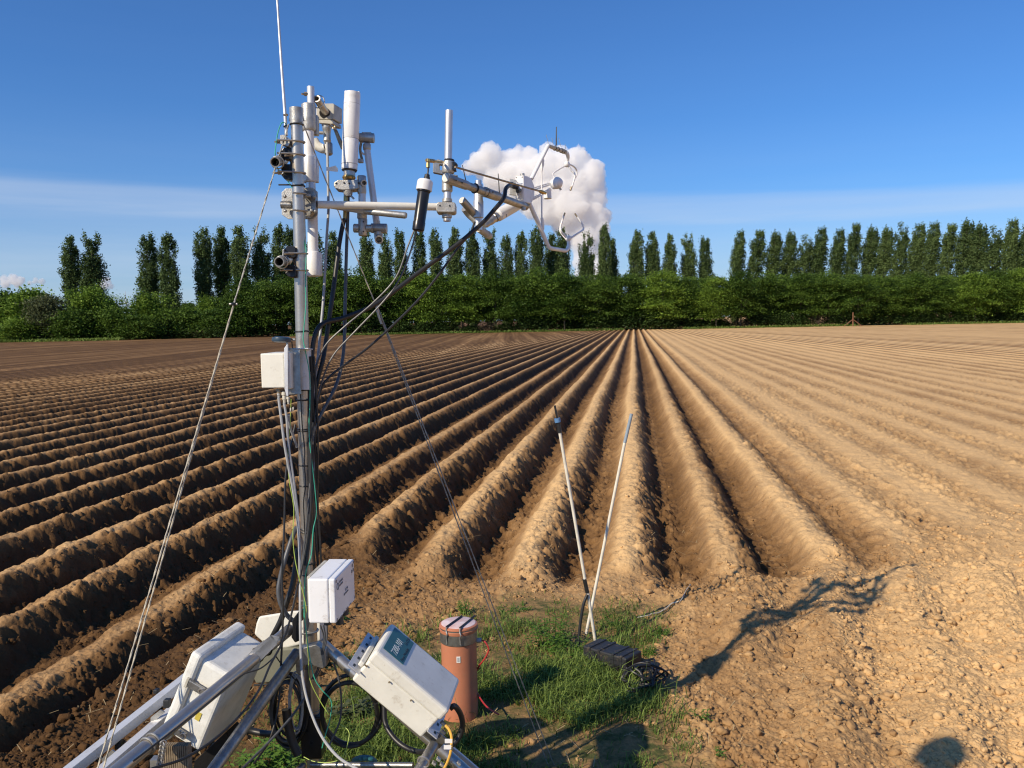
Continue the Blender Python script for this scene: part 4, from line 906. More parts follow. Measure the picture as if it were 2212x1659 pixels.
# ---- slanting blue-grey brace tube
bt_ = thing('brace_tube', 'slanting blue-grey tube right of the white cylinder, with a fitting at each end', 'tube', W('2', 1550, 870, 3.3))
d = 3.3
MB().cyl(W('1', 1402, 930, d), W('2', 1527, 640, d), px('1', 41, d), px('2', 42, d), 24).build('tube', M['alub'], bt_)
MB().lathe(W('1', 1403, 905, d), W('1', 1408, 985, d), [(0, px('1', 44, d)), (.2, px('1', 50, d)), (.8, px('1', 50, d)), (1, px('1', 43, d))], 24).build('coupling', M['cast'], bt_)
MB().lathe(W('1', 1310, 830, d), W('1', 1498, 835, d), [(0, px('1', 50, d)), (.03, px('1', 58, d)), (.97, px('1', 60, d)), (1, px('1', 52, d))], 24).build('tee_fitting', M['galv'], bt_)
MB().box(W('1', 1405, 778, d), np.stack([_R, _F, _U], 1), (px('1', 120, d), 0.02, px('1', 24, d))).build('lug', M['galv'], bt_, False, 0.002)
MB().curve([W('1', 1335, 880, d), W('1', 1322, 960, d), W('1', 1330, 1040, d), W('1', 1345, 1100, d)], px('1', 17, d), 10).build('latch', M['bronze'], bt_)
MB().box(W('1', 1330, 1118, d), np.stack([_R, _F, _U], 1), (px('1', 66, d), 0.015, px('1', 50, d))).build('latch_end', M['cast'], bt_, False, 0.003)
MB().cyl(W('1', 1340, 1010, d), W('1', 1370, 1040, d), px('1', 12, d), None, 8).build('pin', M['white'], bt_)
MB().lathe(W('2', 1455, 690, d), W('2', 1655, 694, d), [(0, px('2', 52, d)), (.03, px('2', 60, d)), (.97, px('2', 60, d)), (1, px('2', 55, d))], 24).build('tee_fitting', M['galv'], bt_)
MB().cyl(W('2', 1530, 600, d), W('2', 1532, 640, d), px('2', 40, d), None, 20).build('collar', M['steel'], bt_)
MB().cyl(W('2', 1545, 740, d), W('2', 1552, 820, d), px('2', 56, d), px('2', 54, d), 20).build('elbow', M['cast'], bt_)
MB().hollow(W('2', 1556, 835, d-.04), W('2', 1552, 800, d+.02), px('2', 52, d), 0.3, 24, 0.6).build('open_end', M['cast'], bt_)

# ---- short slanting boom
sb_ = thing('short_boom', 'short grey tube slanting down to the right just below the long boom', 'tube', W('2', 1890, 535, 3.2))
MB().cyl(W('2', 800, 385, 3.24), W('2', 1375, 478, 3.22), px('2', 38, 3.2), None, 20).build('inner_tube', M['alub'], sb_)
MB().lathe(W('2', 1372, 478, 3.22), W('2', 1895, 533, 3.18), [(0, px('2', 34, 3.2)), (0.01, px('2', 41, 3.2)), (.97, px('2', 41, 3.2)), (1, px('2', 34, 3.2))], 24).build('outer_tube', M['galv'], sb_)

# ---- main boom with the upright at its end
bm_ = thing('boom_arm', 'long white horizontal boom from the mast, ending in an upright tube', 'boom', W('2', 800, 395, 3.14))
MB().cyl(W('2', 790, 397, 3.14), W('3', 340, 1147, 3.28), px('2', 47, 3.2), None, 28).build('boom', M['beige'], bm_)
d = 3.3
s_ = MB(); s_.extr([W('3', x, y, d-.035) for x, y in ((322, 1112), (345, 1092), (520, 1094), (538, 1110), (537, 1190), (518, 1208), (345, 1204), (324, 1190))], _F*0.06)
s_.build('tee_block', M['cast'], bm_, False, 0.004)
for x, y in ((365, 1132), (472, 1134)): MB().cyl(W('3', x, y, d-.037), W('3', x, y, d-.03), px('3', 9, d), None, 10).build('screw_hole', M['blackp'], bm_)
MB().lathe(W('3', 441, 1205, d), W('3', 442, 1272, d), [(0, px('3', 55, d)), (.9, px('3', 54, d)), (1, px('3', 46, d))], 24).build('collar', M['cast'], bm_)
MB().cyl(W('3', 442, 1270, d), W('3', 442, 1302, d), px('3', 42, d), None, 24).build('end_plug', M['steel'], bm_)
MB().lathe(W('3', 445, 1058, d), W('3', 445, 1096, d), [(0, px('3', 50, d)), (.1, px('3', 55, d)), (1, px('3', 55, d))], 24).build('collar', M['cast'], bm_)
MB().hollow(W('3', 466, 98, d), W('3', 446, 1062, d), px('3', 42, d), 0.12, 28, 0.05).build('upright', M['alu'], bm_)
MB().lathe(W('3', 468, 630, d), W('3', 466, 665, d), [(0, px('3', 52, d)), (.5, px('3', 60, d)), (1, px('3', 50, d))], 24).build('rubber_ring', M['blackp'], bm_)
MB().lathe(W('3', 462, 655, d), W('3', 455, 782, d), [(0, px('3', 62, d)), (.35, px('3', 64, d)), (.4, px('3', 68, d)), (.9, px('3', 68, d)), (1, px('3', 60, d))], 28).build('collar', M['cast'], bm_)
MB().lathe(W('3', 446, 800, d), W('3', 444, 985, d), [(0, px('3', 48, d)), (.05, px('3', 57, d)), (.93, px('3', 60, d)), (1, px('3', 50, d))], 24).build('sleeve', M['cast'], bm_)
P = [(500, 650), (540, 660), (560, 685), (530, 690), (545, 745), (515, 750), (505, 700)]
MB().extr([W('3', x, y, d-.02) for x, y in P], _F*0.03).build('clamp_ear', M['blackm'], bm_, False, 0.002)
P = [(290, 672), (310, 640), (345, 628), (400, 640), (402, 690), (360, 680), (360, 742), (395, 750), (395, 790), (290, 768)]
MB().extr([W('3', x, y, d-.01) for x, y in P], _F*0.025).build('angle_bracket', M['steel2'], bm_, False, 0.001)
MB().extr([W('3', x, y, d-.03) for x, y in ((505, 790), (558, 800), (548, 812), (505, 803))], _F*0.05).build('clamp_ear', M['steel2'], bm_, False, 0.001)

# ---- slanting sensor arm
sa = thing('instrument_boom', 'grey tube slanting down to the right from the upright, carrying the wind sensor', 'boom', W('3', 465, 856, 3.25))
a0 = W('3', 480, 850, 3.25); a1 = W('3', 1296, 1142, 3.74)
def onarm(f): return a0*(1-f)+a1*f
MB().cyl(onarm(0.02), a1, px('3', 44, 3.25), px('3', 40, 3.74), 28).build('tube', M['galv'], sa)
ax_ = nrm(a1-a0)
MB().lathe(onarm(0)-ax_*0.03, onarm(0.2), [(0, px('3', 50, 3.25)), (.02, px('3', 58, 3.25)), (.9, px('3', 56, 3.25)), (1, px('3', 48, 3.25))], 8).build('tee_block', M['cast'], sa)
MB().cyl(onarm(0)-ax_*0.034, onarm(0)-ax_*0.028, px('3', 42, 3.25), None, 28).build('end_cap', M['beige'], sa)
MB().lathe(onarm(0.4), onarm(0.6), [(0, px('3', 48, 3.45)), (.03, px('3', 54, 3.45)), (.97, px('3', 52, 3.5)), (1, px('3', 46, 3.5))], 10).build('tee_fitting', M['cast'], sa)
for f in (0.295, 0.43): MB().torus(onarm(f), ax_, px('3', 50, 3.4), px('3', 7, 3.4)).build('cable_tie', M['black'], sa)
for (x0, y0, x1, y1) in ((610, 690, 650, 872), (1000, 785, 1013, 996)): MB().cyl(W('3', x0, y0, 3.45), W('3', x1, y1, 3.45), px('3', 5, 3.45), px('3', 7, 3.45), 6).build('cable_tie_tail', M['black'], sa)
for x, y in ((545, 860), (612, 884), (878, 960), (942, 986)):
    MB().cyl(W('3', x, y, 3.2), W('3', x, y, 3.4), px('3', 9, 3.3), None, 10).build('set_screw', M['blackp'], sa)
d = 3.5
MB().lathe(W('3', 783, 858, d), W('3', 785, 1400, d), [(0, px('3', 32, d)), (.005, px('3', 36, d)), (.08, px('3', 36, d)), (.085, px('3', 48, d)), (.4, px('3', 50, d)), (.42, px('3', 56, d)), (.75, px('3', 56, d)), (.77, px('3', 40, d)), (1, px('3', 40, d))], 28).build('vertical_tube', M['alu'], sa)
MB().lathe(W('3', 606, 1072, 3.42), W('3', 735, 1215, 3.5), [(0, px('3', 38, 3.4)), (.02, px('3', 42, 3.4)), (1, px('3', 44, 3.5))], 24).build('side_stub', M['galv'], sa)
MB().curve([W('3', 640, 1160, 3.5), W('3', 690, 1225, 3.52), W('3', 740, 1270, 3.52), W('3', 770, 1310, 3.52)], px('3', 48, 3.5), 16).build('elbow', M['cast'], sa)
MB().lathe(W('3', 790, 1385, 3.55), W('3', 915, 1470, 3.6), [(0, px('3', 40, 3.5)), (.7, px('3', 40, 3.5)), (.72, px('3', 44, 3.5)), (1, px('3', 36, 3.5))], 20).build('side_stub', M['beige2'], sa)
MB().lathe(a1-ax_*0.01, a1+ax_*0.012, [(0, px('3', 42, 3.74)), (.6, px('3', 42, 3.74)), (1, px('3', 30, 3.74))], 20).build('end_plug', M['bronze'], sa)
MB().cyl(W('3', 1275, 1150, 3.7), W('3', 1275, 1182, 3.7), px('3', 24, 3.7), None, 8).build('bolt', M['galv'], sa)

# ---- thin sampling rod
gr_ = thing('sampling_rod', 'thin straight bronze rod running above the slanting arm to the wind sensor', 'rod', W('3', 530, 712, 3.24))
MB().cyl(W('3', 530, 712, 3.22), W('3', 1460, 978, 3.7), px('3', 11, 3.24), px('3', 10, 3.7), 12).build('rod', M['bronze'], gr_)
MB().lathe(W('3', 1445, 974, 3.69), W('3', 1515, 998, 3.72), [(0, px('3', 10, 3.7)), (.2, px('3', 19, 3.7)), (.6, px('3', 22, 3.7)), (.65, px('3', 16, 3.7)), (1, px('3', 15, 3.7))], 16).build('tip', M['brass'], gr_)

# ---- black cylinder with white cap
d = 3.12
bc = thing('pressure_module', 'black tube with a white screw cap, hanging tilted in front of the boom', 'sensor', W('3', 130, 1400, d))
ax0 = W('3', 208, 850, d); ax1 = W('3', 127, 1408, d)
def oa(f): return ax0*(1-f)+ax1*f
MB().lathe(oa(.17), oa(1), [(0, px('3', 74, d)), (.08, px('3', 74, d)), (.1, px('3', 66, d)), (.78, px('3', 64, d)), (.8, px('3', 68, d)), (.98, px('3', 66, d)), (1, px('3', 55, d))], 32).build('body', M['blackm'], bc)
cp_ = MB(); n_ = 40
cp_.lathe(oa(0), oa(.21), [(0, px('3', 66, d)), (.1, px('3', 80, d)), (.25, px('3', 86, d)), (1, px('3', 87, d))], 24)
cp_.build('cap', M['white'], bc)
MB().lathe(W('3', 228, 788, d), W('3', 222, 855, d), [(0, px('3', 16, d)), (.1, px('3', 28, d)), (.5, px('3', 30, d)), (.55, px('3', 34, d)), (1, px('3', 34, d))], 14).build('cable_gland', M['blackp'], bc)
MB().curve([W('3', 236, 715, d), W('3', 237, 750, d), W('3', 232, 795, d)], px('3', 9, d), 8).build('lead', M['black'], bc)
b_ = MB(); b_.cyl(W('3', 236, 668, d), W('3', 236, 718, d), px('3', 21, d), px('3', 22, d), 8); b_.cyl(W('3', 237, 655, d), W('3', 237, 625, d), px('3', 20, d), px('3', 22, d), 10)
b_.cyl(W('3', 225, 640, d), W('3', 300, 648, d+.06), px('3', 22, d), None, 8); b_.cyl(W('3', 290, 645, d+.05), W('3', 395, 660, d+.15), px('3', 15, d), None, 10)
b_.build('brass_elbow', M['brass'], bc)

# ---- sonic anemometer
d = 3.76
sn = thing('sonic_anemometer', 'white wind sensor with two curved arms ending in pronged heads, before the cloud', 'anemometer', W('3', 1320, 1110, d))
def dd(x, y):  return W('d', x, y, 3.72+0.10*(x-850)/440)
P = [dd(*p) for p in ((848, 312), (985, 345), (1180, 425), (1215, 560), (1292, 760), (1292, 1230), (1180, 1440), (1140, 1478), (860, 1400))]
ex_ = W('d', 500, 350, 3.735)-W('d', 848, 312, 3.72)
bxo = MB().extr(P, ex_).build('electronics_box', M['white'], sn, False, 0.003)
MB().extr([W('d', x, y, 3.712) for x, y in ((265, 465), (300, 450), (560, 500), (560, 1130), (500, 1120), (275, 1090))], _F*0.02).build('connector_plate', M['cast'], sn, False, 0.002)
MB().extr([W('d', x, y, 3.70) for x, y in ((540, 600), (740, 610), (780, 800), (740, 1060), (590, 1290), (540, 1060))], _F*0.02).build('connector_plate', M['alub'], sn, False, 0.002)
MB().cyl(W('d', 560, 800, 3.70), W('d', 330, 740, 3.66), px('d', 105, 3.7), px('d', 90, 3.7), 20).build('connector', M['blackp'], sn)
MB().cyl(W('d', 690, 930, 3.70), W('d', 600, 960, 3.66), px('d', 85, 3.7), px('d', 80, 3.7), 20).build('connector', M['blackp'], sn)
MB().cyl(W('d', 790, 250, 3.75), W('d', 800, 330, 3.75), px('d', 95, 3.7), None, 20).build('top_knob', M['cast'], sn)
for x, y in ((550, 405), (790, 385), (790, 1310)): MB().sphere(W('d', x, y, 3.70), px('d', 30, 3.7), 10).build('screw', M['galv'], sn)
def sc(k, pts, r, nm='arm', m=M['white'], seg=14, dep=None):
    n = len(pts); dl = dep if dep is not None else [d+0.02]*n
    rr = [px(k, q, 3.8) for q in (r if hasattr(r, '__len__') else [r]*n)]
    return MB().curve([W(k, x, y, z) for (x, y), z in zip(pts, dl)], rr, seg, 6).build(nm, m, sn)
MB().cyl(W('3', 1362, 842, 3.80), W('3', 1542, 482, 3.88), px('3', 22, 3.8), px('3', 21, 3.85), 20).build('upper_arm', M['white'], sn)
MB().sphere(W('3', 1544, 480, 3.88), px('3', 22, 3.85), 14).build('upper_joint', M['white'], sn)
MB().cyl(W('3', 1548, 482, 3.88), W('3', 1738, 552, 4.0), px('3', 20, 3.85), px('3', 23, 4.0), 20).build('upper_arm', M['beige2'], sn)
for f in (0.35, 0.52, 0.72, 0.84):
    q0 = W('3', 1548, 482, 3.88); q1 = W('3', 1738, 552, 4.0); MB().torus(q0*(1-f)+q1*f, q1-q0, px('3', 23, 3.9), px('3', 5, 3.9)).build('cable_tie', M['black'], sn)
sc('3', [(1725, 545), (1750, 565), (1760, 610), (1750, 655)], [23, 23, 20, 14], 'upper_arm', dep=[4.0, 4.0, 4.02, 4.03])
MB().sphere(W('3', 1748, 682, 4.03), px('3', 33, 4.03), 18).build('head_hub', M['white'], sn)
sc('3', [(1725, 700), (1650, 745), (1600, 780), (1600, 810), (1612, 830)], 8, 'prong', dep=[4.03, 3.98, 3.95, 3.95, 3.95])
sc('3', [(1765, 700), (1800, 750), (1835, 800), (1815, 890), (1795, 945)], [12, 12, 11, 9, 8], 'prong', dep=[4.03, 4.03, 4.03, 4.03, 4.03])
MB().cyl(W('3', 1800, 925, 4.03), W('3', 1786, 968, 4.03), px('3', 11, 4), None, 10).build('transducer', M['bronze'], sn)
sc('3', [(1770, 680), (1820, 705), (1850, 740), (1855, 790), (1840, 830)], 9, 'prong', dep=[4.04, 4.1, 4.14, 4.15, 4.15])
MB().cyl(W('3', 1342, 1112, 3.80), W('3', 1540, 1565, 3.92), px('3', 23, 3.8), px('3', 24, 3.9), 20).build('lower_arm', M['white'], sn)
MB().torus(W('3', 1530, 1550, 3.92), W('3', 1342, 1112, 3.8)-W('3', 1540, 1565, 3.92), px('3', 27, 3.9), px('3', 5, 3.9)).build('cable_tie', M['black'], sn)
sc('3', [(1538, 1562), (1570, 1595), (1650, 1610), (1730, 1622), (1760, 1600), (1768, 1560), (1766, 1520)], [23, 23, 22, 22, 22, 22, 20], 'lower_arm', dep=[3.92, 3.93, 3.97, 4.0, 4.02, 4.03, 4.03])
MB().sphere(W('3', 1762, 1490, 4.03), px('3', 35, 4.03), 18).build('head_hub', M['white'], sn)
sc('3', [(1742, 1480), (1690, 1420), (1678, 1370), (1700, 1290), (1722, 1225)], [14, 13, 12, 10, 8], 'prong', dep=[4.03, 4.0, 4.0, 4.0, 4.0])
sc('3', [(1745, 1500), (1700, 1450), (1672, 1400), (1685, 1330)], [11, 10, 10, 9], 'prong', dep=[4.05, 4.08, 4.1, 4.1])
MB().cyl(W('3', 1714, 1245, 4.0), W('3', 1727, 1210, 4.0), px('3', 9, 4), None, 10).build('transducer', M['bronze'], sn)
sc('3', [(1792, 1485), (1860, 1440), (1925, 1395), (1920, 1345), (1880, 1280), (1842, 1230)], [13, 11, 11, 10, 9, 8], 'prong', dep=[4.03, 4.06, 4.1, 4.1, 4.1, 4.1])
MB().cyl(W('3', 1860, 1255, 4.1), W('3', 1834, 1218, 4.1), px('3', 9, 4), None, 10).build('transducer', M['bronze'], sn)
MB().cyl(W('3', 1472, 760, 3.87), W('3', 1475, 1280, 3.87), px('3', 8, 3.87), None, 12).build('stay_rod', M['white'], sn)
MB().lathe(W('3', 1487, 630, 3.87), W('3', 1470, 770, 3.87), [(0, px('3', 14, 3.9)), (.4, px('3', 20, 3.9)), (1, px('3', 9, 3.9))], 14).build('stay_socket', M['white'], sn)
MB().lathe(W('3', 1475, 1265, 3.87), W('3', 1492, 1400, 3.88), [(0, px('3', 16, 3.9)), (.6, px('3', 18, 3.9)), (1, px('3', 10, 3.9))], 14).build('stay_socket', M['white'], sn)
MB().cyl(W('3', 1634, 275, 3.93), W('3', 1632, 478, 3.93), px('3', 5, 3.9), px('3', 8, 3.9), 8).build('bird_spike', M['black'], sn)
for (x0, y0, x1, y1) in ((1522, 360, 1550, 470), (1583, 395, 1600, 465), (1655, 395, 1685, 490), (1728, 462, 1735, 520)):
    MB().cyl(W('3', x0, y0, 3.92), W('3', x1, y1, 3.92), px('3', 2.5, 3.9), None, 5).build('bird_spike', M['wire'], sn)

# ---- gas analyser head on thin rods
an = thing('ball_sensor', 'white ball and small cylinder on thin paired rods behind the wind sensor', 'sensor', W('3', 1535, 1055, 3.95))
d = 3.95
c0_ = W('3', 1652, 885, d); MB().lathe(W('3', 1575, 912, d), W('3', 1702, 862, d), [(0, px('3', 35, d)), (.08, px('3', 50, d)), (.4, px('3', 63, d)), (.45, px('3', 66, d)), (.62, px('3', 65, d)), (.82, px('3', 50, d)), (.95, px('3', 24, d)), (1, px('3', 5, d))], 28).build('ball', M['white'], an)
MB().cyl(W('3', 1665, 930, d), W('3', 1682, 962, d), px('3', 13, d), None, 10).build('nozzle', M['beige2'], an)
MB().lathe(W('3', 1535, 968, d), W('3', 1538, 1056, d), [(0, px('3', 38, d)), (.05, px('3', 43, d)), (1, px('3', 43, d))], 28).build('cup', M['white'], an)
for (x0, y0, x1, y1) in ((1385, 940, 1560, 885), (1390, 962, 1565, 905), (1385, 1045, 1565, 945), (1385, 1065, 1575, 960)):
    MB().cyl(W('3', x0, y0, 3.85), W('3', x1, y1, 3.95), px('3', 8, d), None, 10).build('rod', M['white'], an)
# ---- analyser body: white cone under the arm
ab = thing('gas_analyser', 'white tapered tube slanting under the arm behind the black cable', 'sensor', W('3', 1000, 1290, 3.7))
MB().lathe(W('3', 865, 1340, 3.66), W('3', 990, 1250, 3.7), [(0, px('3', 36, 3.7)), (.3, px('3', 36, 3.7)), (.35, px('3', 42, 3.7)), (.75, px('3', 42, 3.7)), (.8, px('3', 50, 3.7)), (1, px('3', 50, 3.7))], 24).build('steel_collar', M['steel'], ab)
MB().lathe(W('3', 985, 1245, 3.7), W('3', 1290, 1070, 3.85), [(0, px('3', 55, 3.7)), (.03, px('3', 68, 3.7)), (.6, px('3', 66, 3.8)), (.8, px('3', 58, 3.85)), (1, px('3', 48, 3.85))], 32).build('housing', M['white'], ab)
MB().cyl(W('3', 955, 1205, 3.66), W('3', 1005, 1290, 3.66), px('3', 5, 3.7), None, 8).build('seam_band', M['black'], ab)
for x, y, w_, h_ in ((1040, 1262, 6, 38), (1050, 1258, 6, 34), (1088, 1240, 8, 34)):
    MB().box(W('3', x, y, 3.62), np.stack([_R, _F, _U], 1), (px('3', w_, 3.6), 0.002, px('3', h_, 3.6))).build('print_mark', M['greyink'], ab, False)
MB().lathe(W('3', 845, 1350, 3.62), W('3', 925, 1300, 3.66), [(0, px('3', 26, 3.6)), (.1, px('3', 32, 3.6)), (1, px('3', 34, 3.6))], 20).build('side_fitting', M['galv'], ab)

# ---- satellite disc
d = 2.98
gp = thing('gps_antenna', 'flat dark blue round antenna on a bracket above the small mast box', 'antenna', W('4', 800, 540, d))
MB().lathe(W('4', 700, 432, d), W('4', 702, 336, d), [(0, px('4', 130, d)), (.12, px('4', 160, d)), (.45, px('4', 167, d)), (.8, px('4', 160, d)), (1, px('4', 110, d))], 36).build('disc', M['navy'], gp)
MB().cyl(W('4', 800, 440, d), W('4', 800, 560, d), px('4', 20, d), None, 12).build('stem', M['galv'], gp)
MB().box(W('4', 850, 380, d+.02), np.stack([_R, _F, _U], 1), (px('4', 100, d), 0.02, px('4', 22, d))).build('plug', M['blackp'], gp, False, 0.002)
MB().cyl(W('4', 885, 385, d+.02), W('4', 935, 385, d+.02), px('4', 22, d), None, 12).build('knob', M['galv'], gp)

# ---- small junction box on the mast
C, Rm, dm = BOXES['junction']
jb = thing('junction_box', 'small cream box on the left of the mast, crossed by two thin cable shadows', 'box', bx('junction', 0, 0, -1))
MB().box(C, Rm, dm).build('body', M['beige'], jb, False, 0.004)
MB().box(bx('junction', 1, 0.0, 0)+np.array([0.012, 0, 0.0]), Rm, (0.024, 0.165, 0.128)).build('lid', M['beige'], jb, False, 0.003)
P = [(745, 540), (795, 470), (810, 470), (815, 1370), (790, 1375), (752, 1240)]
MB().extr([W('4', x, y, 2.955) for x, y in P], _F*0.01).build('mounting_edge', M['alub'], jb, False, 0.001)
P = [(812, 520), (1020, 560), (1040, 1335), (812, 1345)]
MB().extr([W('4', x, y, 2.99) for x, y in P], _F*0.006).build('mounting_plate', M['steel2'], jb, False, 0.001)
MB().box(W('4', 1000, 548, 3.05), np.stack([_R, _F, _U], 1), (px('4', 420, 3.05), 0.07, px('4', 20, 3.05))).build('top_flange', M['alub'], jb, False, 0.001)
P = [(1000, 565), (1185, 570), (1190, 1250), (1150, 1340), (1010, 1340)]
MB().lathe(W('4', 1080, 565, 3.1), W('4', 1090, 1260, 3.1), [(0, 0.029), (1, 0.029)], 20).build('mast_sleeve', M['alub'], jb)
for x, y, L_, r_, m_ in ((650, 1245, 90, 45, 'bronze'), (650, 1320, 110, 28, 'gcable'), (745, 1290, 200, 42, 'beige2'), (815, 1380, 130, 28, 'beige2')):
    MB().lathe(W('4', x, y, 3.0), W('4', x+8, y+L_, 3.0), [(0, px('4', r_, 3)), (.3, px('4', r_*1.1, 3)), (.35, px('4', r_*.8, 3)), (.7, px('4', r_*.85, 3)), (.75, px('4', r_*.6, 3)), (1, px('4', r_*.55, 3))], 16).build('cable_gland', M[m_], jb)
for x, y in ((860, 1610), (905, 1595)): MB().torus(W('4', x, y, 2.98), _R+0.3*_F, px('4', 28, 3), px('4', 12, 3)).build('ferrite_clip', M['beige2'], jb)

# ---- white box with printed lid
C, Rm, dm = BOXES['label']; Rm = np.array(Rm)
lb = thing('printed_box', 'clean white box with grey printing on its right face, on the mast above the tripod', 'box', bx('label', 0, 0, -1))
MB().box(np.array(C)-Rm[:, 0]*dm[0]*0.125, Rm, (dm[0]*0.745, dm[1], dm[2])).build('body', M['whitep'], lb, False, 0.006)
MB().box(np.array(C)+Rm[:, 0]*dm[0]*0.377, Rm, (dm[0]*0.245, dm[1], dm[2])).build('lid', M['whitep'], lb, False, 0.006)
MB().box(bx('label', -1, 0.1, 0)-Rm[:, 0]*0.008, Rm, (0.012, 0.2, 0.145)).build('back_plate', M['beige2'], lb, False, 0.002)
for b_, c_ in ((-.9, .85), (.92, .88), (-.9, -.88), (.95, -.85)):
    MB().cyl(bx('label', 1.0, b_, c_)-Rm[:, 0]*0.001, bx('label', 1.0, b_, c_)+Rm[:, 0]*0.0012, 0.0055, None, 12).build('screw', M['greyink'], lb)
MB().cyl(bx('label', -.2, -.3, -1.02), bx('label', -.2, -.3, -1.45), 0.012, None, 14).build('cable_gland', M['blackp'], lb)
MB().cyl(bx('label', .4, .0, -1.02), bx('label', .5, .0, -1.6), 0.014, None, 14).build('cable_gland', M['blackp'], lb)
MB().cyl(bx('label', .5, .4, -1.02), bx('label', .6, .4, -1.4), 0.014, None, 14).build('cable_gland', M['blackp'], lb)

def text(s, C, ex, ey, size, m, parent, name='lettering', extrude=0.0004, align='LEFT', stretch=1.0):
    cu = bpy.data.curves.new(name, 'FONT'); cu.body = s; cu.size = size; cu.extrude = extrude; cu.align_x = align; cu.resolution_u = 3
    o = bpy.data.objects.new('tmp', cu); COL.objects.link(o)
    dg = bpy.context.evaluated_depsgraph_get(); me = bpy.data.meshes.new_from_object(o.evaluated_get(dg)); bpy.data.objects.remove(o)
    ex = nrm(ex); ey = nrm(ey); ez = np.cross(ex, ey); Mx = np.stack([ex*stretch, ey, ez], 1)
    V = np.array([v.co[:] for v in me.vertices]); V = V@Mx.T+C-ORIG[parent.name]
    me.vertices.foreach_set('co', V.astype(np.float32).ravel()); me.update(); me.materials.clear(); me.materials.append(m); me.name = name
    o = bpy.data.objects.new(name, me); COL.objects.link(o); o.parent = parent; return o
ey_ = Rm[:, 2]; ex_ = Rm[:, 1]; off = Rm[:, 0]*0.0012
text('CAMPBELL', bx('label', 1, -.62, .62)+off, ex_, ey_, 0.010, M['greyink'], lb)
text('SCIENTIFIC', bx('label', 1, -.62, .47)+off, ex_, ey_, 0.009, M['greyink'], lb)
text('EC100', bx('label', 1, -.05, -.02)+off, ex_, ey_, 0.012, M['greyink'], lb)
text('ELECTRONICS', bx('label', 1, -.2, -.17)+off, ex_, ey_, 0.009, M['greyink'], lb)
MB().torus(bx('label', 1, -.76, .56)+off*0.5, Rm[:, 0], 0.011, 0.0014, seg=20, ts=6).build('emblem', M['greyink'], lb)
for b_, c_ in ((.1, -.9), (-.2, -.92), (.45, -.9), (-.55, -.95)): MB().box(bx('label', 1, b_, c_)+off*0.3, Rm, (0.001, 0.022, 0.004)).build('small_print', M['greyink'], lb, False)
for a_, dy_, dz_ in ((0, 0, .012), (0, .01, -.007), (0, -.01, -.007)):
    MB().cyl(bx('label', 1, .78, .62)+Rm[:, 1]*dy_+Rm[:, 2]*dz_, bx('label', 1, .78, .62)+Rm[:, 1]*dy_+Rm[:, 2]*dz_+off, 0.0065, None, 10).build('emblem', M['greyink'], lb)

# ---- tilted flow module box
C, Rm, dm = BOXES['flow']; Rm = np.array(Rm); C = np.array(C)
fm = thing('flow_module_box', 'tilted cream box with a teal label reading 7200-101, right of the tripod head', 'box', bx('flow', 0, 0, -1))
MB().box(C-Rm[:, 2]*dm[2]*0.16, Rm, (dm[0]*0.97, dm[1]*0.95, dm[2]*0.66)).build('body', M['beige'], fm, False, 0.008)
MB().box(C+Rm[:, 2]*dm[2]*0.33, Rm, (dm[0]*1.01, dm[1]*1.01, dm[2]*0.34)).build('lid', M['beige'], fm, False, 0.012)
for a_ in (-.35, .25): MB().cyl(bx('flow', a_, -1, .22)+Rm[:, 1]*0.002, bx('flow', a_, -1, .22)-Rm[:, 1]*0.003, 0.003, None, 10).build('screw', M['bronze'], fm)
MB().box(bx('flow', -.95, -.9, .1)-Rm[:, 1]*0.0105, Rm, (0.012, 0.001, 0.006)).build('scuff', M['bronze'], fm, False)
lbz = Rm[:, 2]*0.0015
lab = MB().box(bx('flow', -.62, .10, 1)+Rm[:, 2]*0.0012, Rm, (0.088, 0.148, 0.0012)).build('label_plate', M['teal'], fm, False, 0.0005)
text('7200-101', bx('flow', -.50, -.50, 1)+Rm[:, 2]*0.0020-Rm[:, 0]*0.010, Rm[:, 1], -Rm[:, 0], 0.037, M['txt'], fm, stretch=0.68)
text('Flow Module', bx('flow', -.34, -.53, 1)+Rm[:, 2]*0.0020-Rm[:, 0]*0.006, Rm[:, 1], -Rm[:, 0], 0.017, M['ink'], fm, stretch=0.95)
text('LI-COR', bx('flow', -.46, .40, 1)+Rm[:, 2]*0.0020, Rm[:, 1], -Rm[:, 0], 0.017, M['ink'], fm, stretch=0.9)
for sgn, ed in ((-1, 0.030), (1, 0.022)):
    q = bx('flow', sgn, 0, -.35)+Rm[:, 0]*sgn*ed*0.5
    br = MB().box(q, Rm, (ed+0.02, dm[1]*1.12, 0.004)).build('mounting_bracket', M['alub'], fm, False, 0.001)
    for j in range(5):
        h_ = q+Rm[:, 1]*dm[1]*(-.46+.23*j)+Rm[:, 0]*sgn*0.006
        MB().box(h_+Rm[:, 2]*0.0024, Rm, (0.009, 0.013, 0.001)).build('slot', M['ink'], br, False)
MB().box(bx('flow', -1, 0, -.1)-Rm[:, 0]*0.006, Rm, (0.016, dm[1]*0.9, 0.02)).build('hinge_rail', M['beige'], fm, False, 0.004)
q = W('h', 470, 1060, 2.86)
MB().box(bx('flow', 1, -.55, -.7)+Rm[:, 0]*0.03-Rm[:, 2]*0.01, Rm, (0.09, 0.006, 0.05)).build('end_bracket', M['steel2'], fm, False, 0.002)
for j, (x, y) in enumerate(((700, 720), (600, 960), (700, 900))): MB().cyl(W('h', x, y, 2.88), W('h', x+75, y+75, 2.88), px('h', 42, 2.88), px('h', 34, 2.88), 12).build('cable_gland', M['dcable'], fm)

